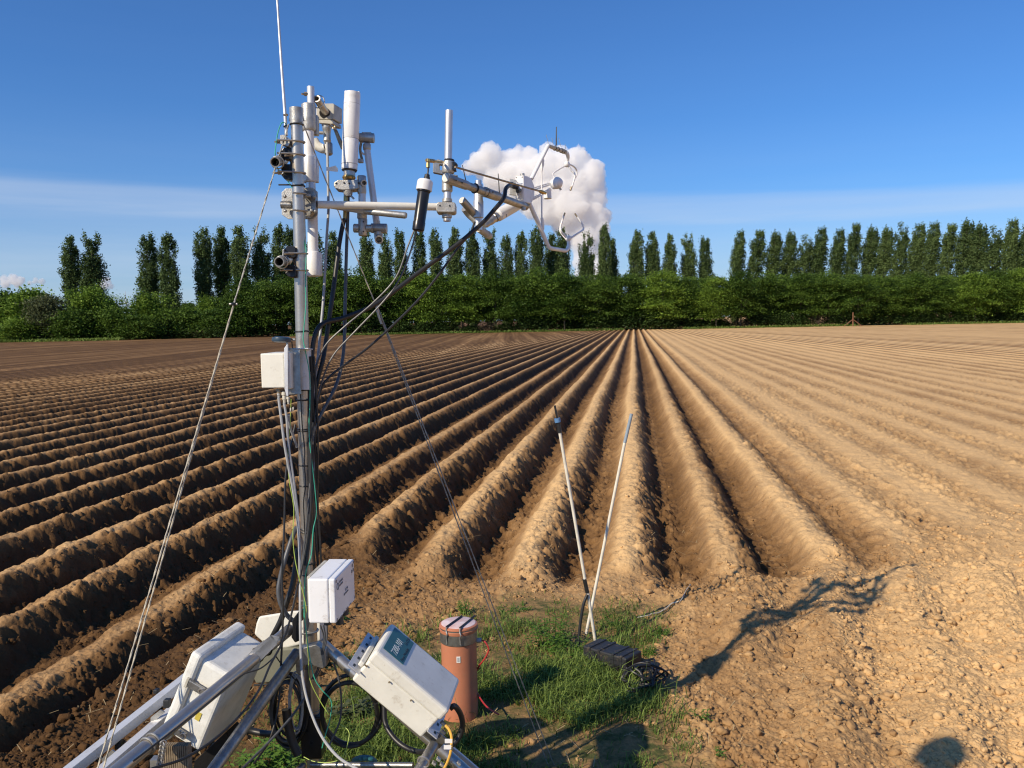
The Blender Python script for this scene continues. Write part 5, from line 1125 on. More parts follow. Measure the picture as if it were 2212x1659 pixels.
# ---- big enclosure on the left leg
C, Rm, dm = BOXES['left']; Rm = np.array(Rm); C = np.array(C)
le = thing('logger_enclosure', 'large fibreglass enclosure with steel latches, leaning among the tripod legs on the left', 'box', bx('left', 0, 0, -1))
MB().box(C+Rm[:, 0]*dm[0]*0.12, Rm, (dm[0]*0.78, dm[1]*0.93, dm[2]*0.94)).build('body', M['fibre'], le, False, 0.014)
lidb = MB(); lidb.box(C-Rm[:, 0]*dm[0]*0.36, Rm, (dm[0]*0.27, dm[1]*1.05, dm[2]*1.04)); lid_ = lidb.build('lid', M['fibre'], le, False, 0.012)
for c_ in (.42, -.66):
    q = bx('left', -.46, -1, c_)-Rm[:, 1]*0.012
    l_ = MB().box(q+Rm[:, 0]*0.025, Rm, (0.060, 0.010, 0.026)).build('latch', M['steel2'], le, False, 0.003)
    MB().box(q-Rm[:, 0]*0.010-Rm[:, 1]*0.002, Rm, (0.010, 0.008, 0.036)).build('catch', M['beige2'], l_, False, 0.002)
    MB().torus(q+Rm[:, 0]*0.048-Rm[:, 1]*0.006, Rm[:, 1], 0.009, 0.0025, seg=16, ts=6).build('latch_ring', M['steel'], l_)
MB().box(bx('left', .35, -1, -.22)-Rm[:, 1]*0.0012+Rm[:, 1]*dm[1]*0.035, Rm, (0.018, 0.002, 0.03)).build('warning_sticker', mat('yellow_print', (0.62, 0.50, 0.08), 0.5), le, False)
MB().extr([W('6', x, y, 2.93) for x, y in ((1350, 1275), (1045, 1560), (1030, 1640), (1190, 1640), (1400, 1330))], _F*0.006).build('mounting_plate', M['blackm'], le, False, 0.001)
MB().curve([bx('left', .2, -.3, -1), bx('left', .15, -.35, -1.3), bx('left', .05, -.3, -1.9)], 0.006, 8).build('drain_hose', M['black'], le)

# ---- second enclosure behind the leg
d = 3.3
be = thing('rear_enclosure', 'cream enclosure half hidden behind the mast foot and the cables', 'box', W('6', 1700, 1000, d))
P = [(1510, 510), (1760, 470), (1960, 470), (1960, 690), (1800, 720), (1640, 760), (1530, 690), (1475, 640), (1490, 560)]
MB().extr([W('6', x, y, d+.02) for x, y in P], _F*0.12-_U*0.03).build('lid', M['beige'], be, False, 0.008)
P = [(1530, 690), (1640, 750), (1830, 740), (1840, 960), (1700, 985), (1490, 1000), (1470, 960), (1490, 800)]
MB().extr([W('6', x, y, d-.0) for x, y in P], _F*0.10).build('body', mat('grey_green_plastic', (0.20, 0.20, 0.15), 0.5), be, False, 0.006)
MB().curve([W('6', 1475, 1010, d-.01), W('6', 1600, 1000, d-.01), W('6', 1760, 975, d-.01)], 0.004, 8).build('seal', M['black'], be)

# ---- aluminium rails leaning at the lower left
rl = thing('aluminium_frame', 'pair of pale square aluminium rails slanting down at the lower left', 'frame', G(160, 1900))
def bar(p0, p1, w_, h_, up, name, m, parent):
    p0 = np.asarray(p0); p1 = np.asarray(p1); ax = nrm(p1-p0); u_ = nrm(np.asarray(up)-ax*np.dot(up, ax)); v_ = np.cross(ax, u_)
    return MB().box((p0+p1)/2, np.stack([ax, u_, v_], 1), (np.linalg.norm(p1-p0), h_, w_)).build(name, m, parent, False, 0.0015)
def toground(p0, p1): p0 = np.asarray(p0); p1 = np.asarray(p1); return p0+(p1-p0)*(p0[2]/(p0[2]-p1[2]))
up_ = np.array([-0.35, -0.25, 0.9])
ra0 = W('e', 1480, 470, 3.2); ra1 = W('e', 125, 1545, 2.8)
rb0 = W('e', 1560, 640, 3.15); rb1 = W('e', 560, 1500, 2.8)
bar(ra0, toground(ra0, ra1), 0.046, 0.032, up_, 'rail', M['alub'], rl)
bar(rb0, toground(rb0, rb1), 0.046, 0.032, up_, 'rail', M['alub'], rl)
for (x, y) in ((1205, 790), (645, 1270)):
    q = W('e', x, y, 2.93); MB().box(q, np.stack([_R, _F, _U], 1), (px('e', 78, 2.7), 0.025, px('e', 105, 2.7))).build('end_cap', M['blackp'], rl, False, 0.004)
for (x, y) in ((1080, 650), (520, 1120)):
    q = W('e', x, y, 3.02); MB().box(q, np.stack([_R, _F, _U], 1), (px('e', 55, 2.8), 0.025, px('e', 55, 2.8))).build('end_cap', M['blackp'], rl, False, 0.004)
for P in (((1125, 870), (1175, 900), (1010, 1040), (1010, 960)), ((560, 1335), (610, 1370), (580, 1450), (460, 1500), (440, 1440))):
    MB().extr([W('e', x, y, 2.98) for x, y in P], _F*0.006).build('cross_plate', M['galv'], rl, False)

# ---- wood, chain
wd = G(385, 1900); q = W('e', 1310, 1270, 2.5)
wt = thing('wooden_board', 'grooved brown wooden board standing under the big enclosure', 'board', (q[0], q[1], 0))
bd = MB(); wid = px('e', 300, 2.5)
for j in range(12):
    bd.box((q[0]-wid/2+wid*(j+.5)/12, q[1], q[2]/2), np.eye(3), (wid/12*0.7, 0.024, q[2]))
bd.box((q[0], q[1]+0.006, q[2]/2), np.eye(3), (wid, 0.02, q[2]-0.004)); bd.build('board', M['wood'], wt, False)
MB().box((q[0]-wid/2-0.022, q[1]+0.01, q[2]/2-0.02), np.eye(3), (0.036, 0.03, q[2]-0.05)).build('side_strip', M['galv'], wt, False)
ch = thing('chain', 'galvanised chain hanging from a shackle around the shiny tripod leg', 'chain', W('e', 1160, 1240, 2.38))
ax = nrm(lA0-lA1); qs = lA0+(lA1-lA0)*((W('e', 1120, 1190, 2.4)-lA0)@(lA1-lA0))/np.dot(lA1-lA0, lA1-lA0)
for k_ in (-1, 1): MB().torus(qs+ax*0.011*k_, ax, 0.0245, 0.003).build('shackle', M['galv'], ch)
MB().cyl(qs-ax*0.011-_F*0.022+_U*0.011, qs+ax*0.011-_F*0.022+_U*0.011, 0.0035).build('shackle', M['galv'], ch)
for j in range(14):
    c_ = W('e', 1160-4*j, 1255+24*j, 2.40); MB().torus(c_, _F*1.0+(_R*0.9 if j % 2 else -_R*0.5), 0.0075, 0.0022, seg=14, ts=6).build('link', M['galv'], ch)

# ---- terracotta pipe
pc = G(995, 1547)
pp = thing('upright_pipe', 'orange-brown upright plastic pipe with a dusty lid and steel band, standing in the grass', 'pipe', (pc[0], pc[1], 0))
zt = WY('D', 992, 1345, pc[1])[2]; rp_ = 0.0895
B = np.array([pc[0], pc[1], -0.02]); Tp = np.array([pc[0]-0.003, pc[1], zt])
def ph(v): return WY('D', 993, v, pc[1]-rp_)[2]
MB().cyl(B, (pc[0], pc[1], ph(1391)), rp_, None, 48).build('pipe', M['terra'], pp)
MB().lathe((pc[0], pc[1], ph(1398)), (pc[0], pc[1], ph(1362)), [(0, rp_+0.001), (.06, rp_+0.005), (1, rp_+0.005)], 48).build('steel_band', M['steel2'], pp)
MB().lathe((pc[0], pc[1], ph(1376)), (pc[0], pc[1], zt), [(0, rp_), (.1, rp_+.006), (.3, rp_+.008), (.48, rp_+.009), (.52, rp_+.003), (.62, rp_+.003), (.72, rp_+.007), (.9, rp_+.006), (1, rp_-.002)], 48).build('socket', M['terra'], pp)
MB().lathe((pc[0], pc[1], zt-0.002), (pc[0], pc[1], zt+0.003), [(0, rp_-.003), (.6, rp_-.003), (1, rp_-.007)], 48).build('lid', M['lid'], pp)
for dx in (-0.035, 0.033):
    a_ = np.array([pc[0]+dx-0.02, pc[1]-math.sqrt(rp_**2-(dx-.02)**2)-0.008, zt+0.008]); b_ = np.array([pc[0]+dx+0.048, pc[1]+0.075, zt+0.008])
    MB().cyl(a_, b_, 0.0045, None, 8).build('strap_rod', M['black'], pp)
    MB().curve([a_, a_+np.array([0.0, -.004, -.02]), a_+np.array([0.004, -.01, -.035]), a_+np.array([0.0, -.004, -.055]), a_+np.array([0.002, -.004, -.085])], 0.0035, 8).build('hook', M['galv'], pp)
q = np.array([pc[0]-0.004, pc[1]-rp_-0.0005, ph(1425)])
MB().box(q+np.array([0.006, 0, 0]), np.eye(3), (0.019, 0.003, 0.031)).build('barcode_label', M['paper'], pp, False)
for j in range(5): MB().box(q+np.array([0.006, -0.0018, -0.009+0.0045*j]), np.eye(3), (0.011, 0.001, 0.002)).build('print_mark', M['greyink'], pp, False)
q = WY('7', 1690, 420, pc[1]); MB().cyl(q-_R*0.015, q+_R*0.012, 0.012, None, 12).build('cable_gland', M['gcable'], pp)
rc = MB().curve([q+_R*0.01, WY('7', 1750, 440, pc[1]-.02), WY('7', 1782, 510, pc[1]-.03), WY('7', 1750, 590, pc[1]-.03), WY('7', 1690, 670, pc[1]-.02), WY('7', 1660, 740, pc[1]+.05), WY('7', 1650, 860, pc[1]+.05), WY('7', 1690, 965, pc[1]-.02), WY('7', 1770, 1070, pc[1]-.15), WY('7', 1880, 1140, pc[1]-.2)], 0.0042, 8).build('red_cable', M['red'])
tag(rc, 'red cable looping from the side of the orange-brown pipe into the grass', 'cable')

# ---- two slender poles
def slender(name, lab, pts, parts):
    b0 = pts[-1]; t_ = thing(name, lab, 'pole', b0)
    for (a_, b_, r_, m_, nm) in parts: MB().cyl(a_, b_, r_, None, 12).build(nm, m_, t_)
    return t_
Yb = G(1287, 1397)[1]
def P1(x, y): return WY('v', x, y, Yb)
b_ = P1(372, 1505); 
slender('thin_pole', 'thin white pole with a black tip leaning left, crossing the other near the ground', [b_], [
    (P1(157, 228), P1(308, 1110), 0.0095, M['polew'], 'pole'), (P1(303, 1100), P1(321, 1182), 0.0125, M['black'], 'sleeve'), (P1(318, 1150), P1(374, 1508), 0.0095, M['polew'], 'pole'),
    (P1(127, 70), P1(143, 152), 0.0065, M['black'], 'tip'), (P1(147, 168), P1(157, 232), 0.0125, M['black'], 'grip'), (P1(141, 146), P1(146, 170), 0.0185, M['blue'], 'coupling')])
Yc = G(1267, 1370)[1]
def P2(x, y): return WY('v', x, y, Yc)
slender('thin_pole', 'thin white pole with a plain grey upper end leaning right, behind the black-tipped one', [P2(314, 1425)], [
    (P2(543, 290), P2(314, 1425), 0.0098, M['polew'], 'pole'), (P2(583, 120), P2(543, 292), 0.0105, M['polegrey'], 'grey_end')])
hz = MB().curve([P1(320, 1190)-_F*.01, P1(296, 1250)-_F*.02, P1(275, 1370)-_F*.03, P1(266, 1470)-_F*.05, P1(262, 1540)-_F*.1, P1(272, 1568)-_F*.15, P1(300, 1578)-_F*.2], 0.0095, 10).build('black_hose', M['black'])
tag(hz, 'black hose running down from the crossed poles to the black case', 'hose')

# ---- black case with its cables
cs = 0.938; Cc = np.array([0.5795, 5.0593, -0.0781]); Cc = CAM+(Cc-CAM)*cs; Rc = np.array([[0.7352, 0.6779, 0], [-0.6779, 0.7352, 0], [0, 0, 1.0]]); dc = np.array([0.2928, 0.1378, 0.1034])*cs*np.array([1.1, 1.2, 1.45])
kc = thing('black_case', 'ribbed black plastic case lying in the grass at the foot of the crossed poles', 'case', (Cc[0], Cc[1], 0))
MB().box(Cc-np.array([0, 0, dc[2]*0.22-0.0]), Rc, dc*np.array([.94, .92, .56])).build('base', M['blackp'], kc, False, 0.008)
MB().box(Cc+np.array([0, 0, dc[2]*0.28]), Rc, dc*np.array([1, 1, .44])).build('lid', M['blackp'], kc, False, 0.008)
for f in (-.34, -.12, .2, .38):
    MB().box(Cc+Rc[:, 0]*dc[0]*f+np.array([0, 0, dc[2]*0.3]), Rc, (0.016, dc[1]*1.04, dc[2]*.48)).build('rib', M['blackp'], kc, False, 0.003)
for f in (-.23, .29): MB().box(Cc+Rc[:, 0]*dc[0]*f-Rc[:, 1]*dc[1]*.5-np.array([0, 0, 0.0]), Rc, (0.035, 0.016, 0.045)).build('latch', M['blackm'], kc, False, 0.003)
MB().cyl(Cc-Rc[:, 0]*dc[0]*.5, Cc-Rc[:, 0]*dc[0]*.5-Rc[:, 0]*0.03, 0.010, None, 12).build('blue_fitting', M['blue'], kc)
cb = thing('cable_tangle', 'tangle of black cables at the right end of the black case', 'cable', (Cc[0]+.14, Cc[1]-.22, 0))
q0 = np.array([Cc[0]+0.14, Cc[1]-0.24, 0.04]); r2 = np.random.default_rng(5)
for j in range(9):
    a_ = r2.uniform(0, 6.28); R1 = r2.uniform(0.05, 0.10); tl = r2.normal(size=3)*0.5+np.array([0, -0.5, 0.8]); x_, y_, z_ = frame(tl)
    pts = [q0+np.array([r2.uniform(-.05, .05), r2.uniform(-.05, .05), 0.02])+x_*R1*math.cos(a_+t_*1.0)+y_*R1*math.sin(a_+t_*1.0)+z_*0.006*t_ for t_ in range(6)]
    pts = [np.array([p_[0], p_[1], max(p_[2], 0.012)]) for p_ in pts]
    MB().curve(pts, r2.uniform(0.004, 0.008), 8).build('cable', M['black'], cb)
cbt = [G(905.2+x/3.665, 1261.8+y/3.665, z_) for x, y, z_ in ((1640, 620, .09), (1650, 700, .05), (1700, 780, .03), (1780, 800, .03), (1870, 720, .06), (1900, 680, .05))]
MB().curve(cbt, 0.006, 8).build('cable', M['black'], cb)
cbt = [G(905.2+x/3.665, 1261.8+y/3.665, z_) for x, y, z_ in ((1530, 755, .02), (1600, 820, .03), (1680, 850, .03), (1760, 830, .03), (1800, 760, .05))]
MB().curve(cbt, 0.006, 8).build('cable', M['black'], cb)
for (pts_, m_, r_, lab) in ((((2150, 30), (2080, 190), (2000, 205), (1900, 250), (1800, 275), (1730, 290)), M['beige2'], 0.004, 'thin pale cord lying on the bare soil right of the weeds'),):
    o = MB().curve([np.array([*G(905.2+x/3.665, 1261.8+y/3.665)[:2], 0]) for x, y in pts_], r_, 8); V_ = o.v[0]
    for q_ in V_: q_[2] += gz(q_[0], q_[1])+0.012
    tag(o.build('cord', m_), lab, 'cord')

# ---- cables on the mast
def cable(lab, pts, r, m, name='cable', seg=8, cat='cable', grp=None):
    P_ = [W(k, x, y, dd_) for (k, x, y, dd_) in pts]
    o = MB().curve(P_, r, seg, 6).build(name, m); tag(o, lab, cat, grp); return o
cable('thick black corrugated cable drooping from the wind sensor to the mast', [('3', 1150, 895, 3.64), ('3', 1085, 945, 3.5), ('3', 1060, 1050, 3.45), ('3', 960, 1175, 3.42), ('3', 850, 1300, 3.4), ('3', 740, 1400, 3.38), ('D', 985, 530, 3.36), ('D', 900, 592, 3.32), ('D', 815, 655, 3.26), ('D', 745, 686, 3.2), ('D', 702, 697, 3.15), ('D', 683, 718, 3.12), ('D', 674, 765, 3.11), ('D', 672, 850, 3.1), ('D', 670, 960, 3.1), ('D', 672, 1080, 3.09), ('D', 668, 1150, 3.08), ('D', 660, 1220, 3.06)], 0.0088, M['black'], seg=12)
cable('thin black cable hanging below the thick corrugated one', [('3', 745, 1310, 3.45), ('D', 1015, 505, 3.43), ('D', 986, 540, 3.4), ('D', 941, 602, 3.35), ('D', 890, 662, 3.3), ('D', 800, 747, 3.22), ('D', 715, 811, 3.14), ('D', 690, 852, 3.12), ('D', 680, 920, 3.11), ('D', 675, 1000, 3.1), ('D', 672, 1100, 3.09)], 0.0045, M['black'])
cable('upper of the two thin leads falling from the black tube to the mast', [('3', 85, 1400, 3.12), ('D', 880, 535, 3.12), ('D', 855, 600, 3.12), ('D', 805, 655, 3.12), ('D', 745, 705, 3.11), ('D', 702, 748, 3.11), ('D', 682, 800, 3.11), ('D', 674, 880, 3.1), ('D', 672, 1000, 3.1), ('D', 665, 1100, 3.07), ('D', 655, 1200, 3.05), ('D', 645, 1290, 3.03)], 0.0032, M['dcable'], 'lead')
cable('lower of the two thin leads falling from the black tube to the mast', [('3', 110, 1402, 3.13), ('D', 888, 540, 3.13), ('D', 862, 605, 3.13), ('D', 825, 655, 3.13), ('D', 765, 718, 3.13), ('D', 720, 768, 3.12), ('D', 697, 820, 3.12), ('D', 683, 880, 3.11), ('D', 676, 960, 3.1)], 0.0032, M['dcable'], 'lead')
cable('thick black hose bending down from the white cylinder to the mast', [('2', 1125, 575, 3.25), ('2', 1095, 700, 3.25), ('2', 1060, 900, 3.24), ('2', 1020, 1200, 3.22), ('2', 975, 1550, 3.19), ('4', 1470, 450, 3.17), ('4', 1420, 750, 3.15), ('4', 1340, 1050, 3.14), ('4', 1290, 1300, 3.13), ('4', 1260, 1600, 3.12), ('5', 690, 120, 3.11), ('5', 665, 300, 3.11), ('5', 668, 700, 3.1), ('5', 640, 1000, 3.08)], 0.0085, M['black'], 'hose', 12, 'hose')
cable('dark grey hose hanging in a long curve right of the mast', [('2', 1172, 290, 3.26), ('2', 1165, 600, 3.26), ('2', 1150, 1000, 3.26), ('2', 1135, 1600, 3.24), ('4', 1800, 300, 3.22), ('4', 1770, 700, 3.2), ('4', 1690, 1080, 3.17), ('4', 1560, 1380, 3.14), ('4', 1420, 1640, 3.12), ('5', 700, 180, 3.11), ('5', 672, 290, 3.11), ('5', 672, 420, 3.11), ('5', 672, 600, 3.1)], 0.0064, M['dcable'], 'hose', 12, 'hose')
cable('pale grey tube running down from the cream sensor box past the boom', [('1', 912, 890, 3.31), ('1', 918, 1200, 3.3), ('1', 925, 1600, 3.29), ('2', 925, 500, 3.27), ('2', 905, 800, 3.25), ('2', 885, 1200, 3.22), ('2', 862, 1600, 3.2), ('4', 1370, 350, 3.17), ('4', 1335, 700, 3.15), ('4', 1290, 1000, 3.13), ('4', 1260, 1280, 3.12), ('4', 1235, 1500, 3.11)], 0.0052, M['gcable'], 'hose', 12, 'hose')
fl = MB(); fl.extr([W('1', x, y, 3.27) for x, y in ((900, 1192), (940, 1195), (1015, 1175), (1045, 1215), (1040, 1252), (900, 1238))], _F*0.0015); o = fl.build('tape_flag', M['paper'], None, False); tag(o, 'small white tape flag stuck on the pale grey tube', 'tape')
cable('green wire looping from the mast top and running down the front of the mast', [('1', 405, 720, 3.05), ('1', 400, 660, 3.04), ('1', 350, 642, 3.03), ('1', 305, 740, 3.02), ('1', 275, 900, 3.01), ('1', 265, 1060, 3.0), ('1', 300, 1220, 3.1), ('1', 420, 1370, 3.08), ('1', 490, 1480, 3.065), ('1', 540, 1600, 3.06), ('2', 590, 600, 3.06), ('2', 630, 850, 3.06), ('2', 650, 1000, 3.06), ('2', 640, 1350, 3.06), ('2', 645, 1650, 3.06), ('4', 1085, 260, 3.06), ('4', 1080, 400, 3.06), ('4', 1120, 600, 3.06), ('4', 1190, 1000, 3.06), ('4', 1195, 1500, 3.06), ('5', 632, 200, 3.06), ('5', 645, 400, 3.06), ('5', 690, 800, 3.06), ('5', 700, 1000, 3.06), ('5', 672, 1150, 3.05), ('5', 655, 1380, 3.04), ('5', 610, 1520, 3.03), ('a', 105, 700, 3.02), ('a', 95, 1300, 3.02), ('g', 458, 320, 3.0), ('g', 495, 600, 2.99), ('g', 540, 830, 2.98), ('g', 610, 950, 2.98), ('g', 695, 1050, 2.98), ('g', 690, 1200, 2.98), ('g', 640, 1380, 2.98), ('g', 615, 1480, 2.98)], 0.0019, M['green'], 'wire', 6)
cable('thin black wire wavering down the front face of the mast', [('4', 880, 420, 3.0), ('4', 905, 620, 3.02), ('4', 1000, 1080, 3.055), ('4', 1040, 1480, 3.06), ('5', 570, 200, 3.06), ('5', 592, 400, 3.06), ('5', 590, 560, 3.06), ('5', 602, 720, 3.06), ('5', 582, 880, 3.06), ('5', 588, 1080, 3.06), ('5', 602, 1400, 3.06), ('5', 612, 1600, 3.05)], 0.0022, M['black'], 'wire', 6)
cable('black cable leaving the mast and sweeping down across the big enclosure', [('5', 668, 150, 3.07), ('5', 650, 500, 3.06), ('5', 652, 900, 3.05), ('5', 622, 1200, 3.04), ('5', 572, 1480, 3.02), ('5', 535, 1650, 3.0), ('6', 1790, 300, 2.95), ('6', 1735, 540, 2.88), ('6', 1680, 700, 2.8), ('6', 1590, 870, 2.7), ('6', 1520, 1030, 2.6), ('6', 1400, 1200, 2.5), ('6', 1190, 1400, 2.38), ('6', 960, 1545, 2.3), ('6', 700, 1630, 2.2), ('6', 500, 1760, 2.15)], 0.0038, M['black'])
cable('pale grey cable straight down the left side of the mast from the small box', [('4', 650, 1400, 3.0), ('5', 375, 130, 3.0), ('5', 400, 330, 3.0), ('5', 440, 560, 3.01), ('5', 480, 760, 3.02), ('5', 528, 1100, 3.03), ('5', 545, 1400, 3.03), ('5', 552, 1600, 3.03), ('g', 417, 100, 3.0), ('g', 420, 500, 2.97), ('g', 438, 830, 2.95), ('g', 500, 1110, 2.9), ('g', 610, 1370, 2.85), ('g', 760, 1560, 2.8), ('g', 950, 1680, 2.75)], 0.0048, M['gcable'])
cable('second pale grey cable close to the mast below the small box', [('4', 745, 1480, 3.0), ('5', 425, 120, 3.0), ('5', 440, 350, 3.01), ('5', 490, 700, 3.02), ('5', 530, 1030, 3.03), ('5', 540, 1250, 3.03), ('5', 548, 1620, 3.03)], 0.0046, M['gcable'])
cable('short grey lead bending behind the mast below the small box', [('5', 440, 80, 3.02), ('5', 455, 190, 3.04), ('5', 490, 290, 3.07), ('5', 520, 380, 3.1)], 0.005, M['gcable'], 'lead')
cable('long thin black cable hanging free left of the mast', [('5', 505, 170, 3.1), ('5', 440, 480, 3.06), ('5', 412, 700, 3.04), ('5', 402, 1100, 3.02), ('5', 388, 1400, 3.0), ('5', 380, 1640, 2.99), ('g', 262, 200, 2.98), ('g', 258, 420, 2.98), ('g', 245, 700, 2.97), ('g', 232, 1000, 2.95), ('g', 190, 1250, 2.92), ('g', 130, 1430, 2.88), ('g', 0, 1620, 2.8)], 0.0038, M['black'])
cable('yellow-green earth wire hanging beside the mast', [('4', 870, 1420, 3.0), ('5', 455, 200, 3.01), ('5', 435, 430, 3.01), ('5', 448, 690, 3.02), ('5', 490, 950, 3.02), ('5', 482, 1200, 3.01), ('5', 498, 1400, 3.01), ('5', 530, 1560, 3.0), ('g', 470, 200, 3.0), ('g', 462, 330, 3.0), ('g', 490, 640, 2.99), ('g', 505, 860, 2.98), ('g', 600, 1060, 2.97), ('g', 680, 1180, 2.96)], 0.0014, M['ygreen'], 'wire', 6)
cable('fat black corrugated conduit left of the mast foot, outer one', [('5', 515, 1130, 3.14), ('5', 470, 1240, 3.1), ('5', 405, 1440, 3.07), ('5', 365, 1600, 3.06), ('g', 222, 60, 3.05), ('g', 240, 170, 3.05), ('g', 290, 270, 3.06), ('g', 350, 330, 3.07)], 0.0085, M['dcable'], 'conduit', 12, 'hose')
cable('fat black corrugated conduit left of the mast foot, inner one', [('5', 530, 1330, 3.12), ('g', 350, 0, 3.1), ('g', 300, 150, 3.09), ('g', 245, 320, 3.09), ('g', 180, 450, 3.1), ('g', 120, 560, 3.15)], 0.0105, M['black'], 'conduit', 12, 'hose')
cable('black cable sloping from the tripod head down to the bottom left', [('g', 470, 1010, 3.0), ('g', 360, 1170, 2.95), ('g', 250, 1300, 2.9), ('g', 120, 1440, 2.85), ('g', 0, 1560, 2.8), ('g', -140, 1700, 2.7)], 0.0042, M['dcable'])
cable('thin black cable tied along the shiny tripod leg', [('g', 190, 655, 2.86), ('g', 60, 760, 2.8), ('6', 1400, 930, 2.62), ('6', 1280, 1020, 2.5), ('6', 1150, 1130, 2.42), ('6', 900, 1330, 2.24), ('6', 600, 1560, 2.1)], 0.0026, M['black'])
for i, (dx, lab) in enumerate(((0.0, 'innermost'), (0.011, 'middle'), (0.021, 'outermost'))):
    P_ = [mast_px(v)+_R*(0.026+dx+0.004*math.sin(v*0.02+i))-_F*0.012 for v in (770, 850, 930, 1010, 1090, 1170, 1250, 1330)]
    tag(MB().curve(P_, 0.0055-0.0008*i, 8).build('cable', M['black']), 'black cable strapped along the right side of the mast, %s of three' % lab, 'cable')
# coils of spare cable round the mast foot
def coil(name, lab, k, cx, cy, rx, ry, r, n, m, d_, seedn, cat='cable coil', tilt=0.15):
    rg = np.random.default_rng(seedn); t_ = thing(name, lab, cat, W(k, cx, cy+ry, d_))
    for j in range(n):
        pts = []; ph0 = rg.uniform(0, 6.28); jx = rg.normal()*rx*0.06; jy = rg.normal()*ry*0.05; s_ = rg.uniform(0.88, 1.08)
        for i in range(15):
            a_ = ph0+2*math.pi*i/14; pts.append(W(k, cx+jx+rx*s_*math.cos(a_), cy+jy+ry*s_*math.sin(a_), d_+0.03*math.sin(a_+rg.uniform(-.2, .2))+rg.normal()*0.006+0.012*j/n))
        MB().curve(pts, r*rg.uniform(0.8, 1.1), 8, 4).build('loop', m, t_)
    return t_
coil('cable_coil', 'big coil of thick black hose hanging right of the mast foot', '7', 440, 1110, 300, 345, 0.0098, 2, M['black'], 3.12, 4)
coil('cable_coil', 'tangled coil of thin black cables hanging left of the mast foot', 'g', 320, 1130, 150, 300, 0.0055, 6, M['black'], 3.14, 6)
coil('cable_coil', 'loose grey cable loops hanging left of the mast foot', 'g', 290, 1150, 140, 290, 0.0045, 4, M['dcable'], 3.11, 9)
coil('cable_coil', 'narrow bundle of grey leads against the mast foot', 'g', 380, 1070, 60, 260, 0.0036, 4, M['gcable'], 3.08, 12)
cable('short thick black hose end hanging low left of the mast foot', [('g', 290, 1130, 3.08), ('g', 310, 1280, 3.08), ('g', 350, 1430, 3.08), ('g', 400, 1540, 3.08)], 0.016, M['black'], 'hose', 12, 'hose')
cable('thick black hose lying low from the left toward the mast foot', [('g', -120, 1290, 3.2), ('g', 0, 1330, 3.2), ('g', 120, 1350, 3.18), ('g', 220, 1345, 3.15)], 0.012, M['black'], 'hose', 12, 'hose')
cable('black hose running under the teal-labelled box toward the lower fittings', [('7', 770, 1050, 3.1), ('7', 780, 1220, 3.08), ('7', 850, 1350, 3.05), ('7', 960, 1450, 3.02), ('7', 1090, 1500, 3.0), ('7', 1180, 1500, 2.95)], 0.0095, M['black'], 'hose', 12, 'hose')
cable('black hose curving out at the lower right of the teal-labelled box', [('7', 1410, 1080, 2.9), ('7', 1455, 1060, 2.9), ('7', 1510, 1140, 2.92), ('7', 1528, 1240, 2.93), ('7', 1500, 1350, 2.93), ('7', 1440, 1425, 2.92), ('7', 1390, 1440, 2.92)], 0.0098, M['black'], 'hose', 12, 'hose')
yc = cable('orange-yellow cable with white tags below the teal-labelled box', [('h', 790, 800, 2.86), ('h', 860, 880, 2.85), ('h', 905, 1000, 2.84), ('h', 912, 1150, 2.83), ('h', 890, 1350, 2.8), ('h', 830, 1540, 2.77), ('h', 740, 1720, 2.74)], 0.0048, M['yellow'])
for x, y in ((850, 1115), (830, 1240)):
    o = MB().box(W('h', x, y, 2.80), np.stack([_R, _F, _U], 1), (px('h', 150, 2.8), 0.0015, px('h', 85, 2.8))).build('tag', M['paper'], yc, False)
cable('grey lead curving down between mast and teal-labelled box', [('7', 280, 640, 3.08), ('7', 330, 800, 3.08), ('7', 355, 1000, 3.08), ('7', 340, 1200, 3.08), ('7', 270, 1370, 3.08), ('7', 220, 1480, 3.08)], 0.0036, M['dcable'], 'lead')
for i, (dx, lab) in enumerate(((0, 'left'), (14, 'middle'), (30, 'right'))):
    cable('thin grey lead from the printed box to the tripod head, %s of three' % lab, [('g', 600+dx*2, 370, 3.0), ('g', 630+dx, 480, 3.02), ('g', 610+dx*0.6, 620, 3.03), ('g', 575+dx, 760, 3.05), ('g', 520+dx, 860, 3.06)], 0.0027, M['dcable'], 'lead', 6)
cable('thin grey lead looping from the mast over the tripod leg', [('g', 190, 640, 2.9), ('g', 260, 740, 2.98), ('g', 330, 820, 3.04), ('g', 380, 870, 3.06)], 0.0022, M['black'], 'wire', 6)
cable('thin pale wire sagging across the foot of the mast', [('g', 450, 1560, 3.0), ('g', 540, 1600, 2.98), ('g', 680, 1610, 2.97), ('g', 800, 1560, 2.97), ('g', 855, 1400, 2.98), ('g', 850, 1320, 3.0), ('g', 780, 1270, 3.02)], 0.0015, M['ygreen'], 'wire', 6)
# teal hose coil on the ground
o = coil('hose_coil', 'flat coil of teal garden hose lying behind the spreader tube', '7', 575, 1600, 105, 40, 0.010, 3, mat('teal_hose', (0.03, 0.16, 0.19), 0.5), 3.2, 15)

# ---- guy ropes
def rope(lab, p0, p1, r, m, name='guy_rope', grp='guy ropes of the mast', to_ground=True):
    q = toground(p0, p1) if to_ground else p1
    n = 3; o = MB()
    L = np.linalg.norm(q-p0); x_, y_, z_ = frame(q-p0); N = max(12, int(L/0.02))
    for s_ in range(2):
        pts = [p0+(q-p0)*i/N+(x_*math.cos(i*1.2+s_*math.pi)+y_*math.sin(i*1.2+s_*math.pi))*r*0.45 for i in range(N+1)]
        o.prof(pts, [r*0.72]*(N+1), 5)
    ob = o.build(name, m); tag(ob, lab, 'rope', grp); return ob
gl0 = W('1', 432, 660, 3.02); gl1 = W('D', 217, 1659, 2.62)
